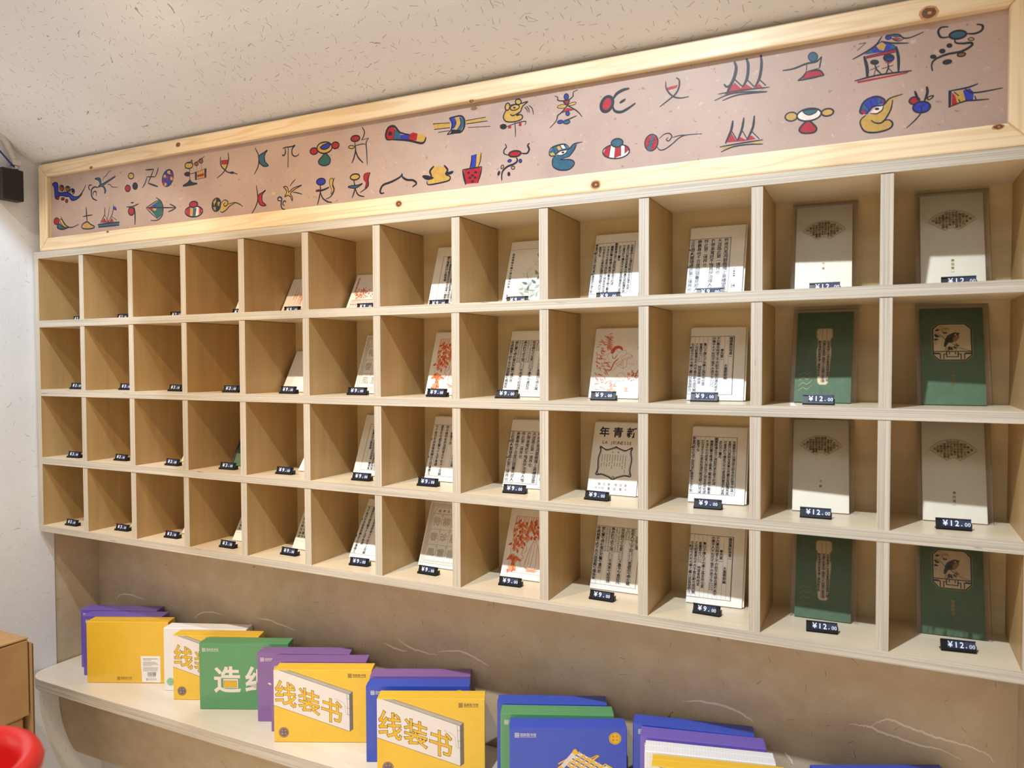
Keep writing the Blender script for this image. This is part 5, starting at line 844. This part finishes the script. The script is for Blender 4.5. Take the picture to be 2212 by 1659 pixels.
gift(1.740,-.0445,14.6,YEL,'front yellow craft box of the right hand group, only its top showing',dt)
gift(1.999,.041,26.0,BLU,'lone blue craft box at the far right bottom edge',dbl)
# ================================================================ cartons by the left wall
KR = plain('kraft_card', (168,134,92), .8, var=.10, bmp=.2, bscale=90, nscale=14); KRD = plain('kraft_inside', (120,92,60), .9)
def carton(name, x0, y0, z0, x1, y1, z1, label, gap=0.0, mat=KR):
    t = thing(name, label, 'carton', ((x0+x1)/2, (y0+y1)/2, z0), (0,0,0), 'brown cartons stacked by the left wall'); hx, hy, h = (x1-x0)/2, (y1-y0)/2, z1-z0
    m = MB(); m.box((-hx,-hy,0), (hx,hy,h-.004), mat); m.build('carton_body', t, bev=.003)
    for s in (-1, 1):
        f = MB(); a = math.radians(gap) if s == -1 else math.radians(gap*.55)
        f.box((-hx,0,0), (hx,hy-.0015,.004), mat)
        o = f.build('flap', t, bev=.001)
        if s < 0: o.location = (0,-hy,h-.003); o.rotation_euler = (a,0,0)
        else: o.location = (0,hy,h-.003); o.rotation_euler = (a,0,math.pi)
    return t
carton('carton', -.009,-.56,-1.143, .25,-.192,-.955, 'upper brown carton with slightly raised flaps, at the left edge', 2.5)
carton('carton', -.009,-.56,-1.36, .238,-.200,-1.147, 'brown carton beneath the upper carton')
carton('carton', -.009,-.56,-1.895, .245,-.200,-1.363, 'large brown carton at the foot of the stack')
t = thing('folded_carton', 'flattened brown carton standing on edge behind the stacked cartons', 'carton', (.13,-.189,-1.895))
m = MB(); m.box((-.11,0,0), (.121,.0045,.927), KR); m.box((-.11,.0047,0), (.119,.0092,.922), KRD); m.build('cardboard_panel', t)
# ================================================================ junction box and conduit on the left wall
JB = plain('junction_black', (34,32,32), .55); HOSE = plain('hose_grey_white', (206,204,200), .5); WIRE = plain('wire_blue', (34,52,130), .4)
t = thing('junction_box', 'small black electrical box on the left wall beside the sign', 'electrical box', (-.0128,-.038,.137))
m = MB(); m.box((0,-.055,0), (.030,0,.082), JB); m.build('housing', t, bev=.002)
m = MB(); m.frame(.006,.060,.013,.072,.0006,plain('moulding_mark',(70,68,68),.5)); m.v = [(.0302,-x-.004,z) for x,y,z in m.v]; m.build('moulded_mark', t)
t = thing('conduit_hose', 'white corrugated conduit hose with a connector above the black box', 'conduit', (0,0,0))
pth = smooth([(-.110,.325),(-.092,.312),(-.075,.292),(-.064,.268),(-.0545,.246)], False, 10); pts = []; rr = []
for i, (y, z) in enumerate(pth): pts.append((.004,y,z)); rr.append(.0085 if i % 2 else .0072)
m = MB(); m.tube(pts, rr, HOSE, 12); m.build('corrugated_hose', t, smooth=False)
m = MB(); m.box((-.008,-.062,.232), (.014,-.040,.246), HOSE); m.tube([(.004,-.052,.231),(.004,-.051,.222)], .0075, HOSE, 12); m.build('connector', t, bev=.0015)
t = thing('blue_wire', 'pair of blue wires entering the black box from the left', 'wire', (0,0,0))
for k in (0,1):
    m = MB(); m.tube([(.004+.004*k,y,z) for y,z in smooth([(-.120,.285),(-.090,.262-.004*k),(-.066,.238-.003*k),(-.050,.222),(-.048,.2192)], False, 6)], .0022, WIRE, 8); m.build('wire_strand', t, smooth=True)
# ================================================================ red tub close to the camera
RT = plain('red_plastic', (214,26,22), .35, .2, var=.02)
t = thing('red_tub', 'out of focus red tub with a thick rolled rim at the bottom left corner', 'tub', (1.404,-.958,-.762), (0,0,0))
k = .667; m = MB(); m.lathe([(r*k,z*k) for r,z in [(.001,0),(.070,0),(.074,.004),(.100,.165),(.108,.180),(.117,.194),(.119,.204),(.114,.214),(.104,.218),(.094,.212),(.088,.198),(.066,.014),(.001,.010)]], RT, 48); m.build('tub_body', t, smooth=True)
m = MB(); m.lathe([(.001,-1.155),(.15,-1.155),(.15,-1.135),(.03,-1.12),(.02,-1.09),(.02,-.022),(.07,-.018),(.07,-.0005),(.001,-.0005)], plain('stand_grey', (90,88,86), .5), 32)
s = thing('pedestal_stand', 'slim grey pedestal stand under the red tub', 'stand', (1.404,-.958,-.762)); m.build('pedestal', s, smooth=False)
bpy.data.objects.remove(_to)
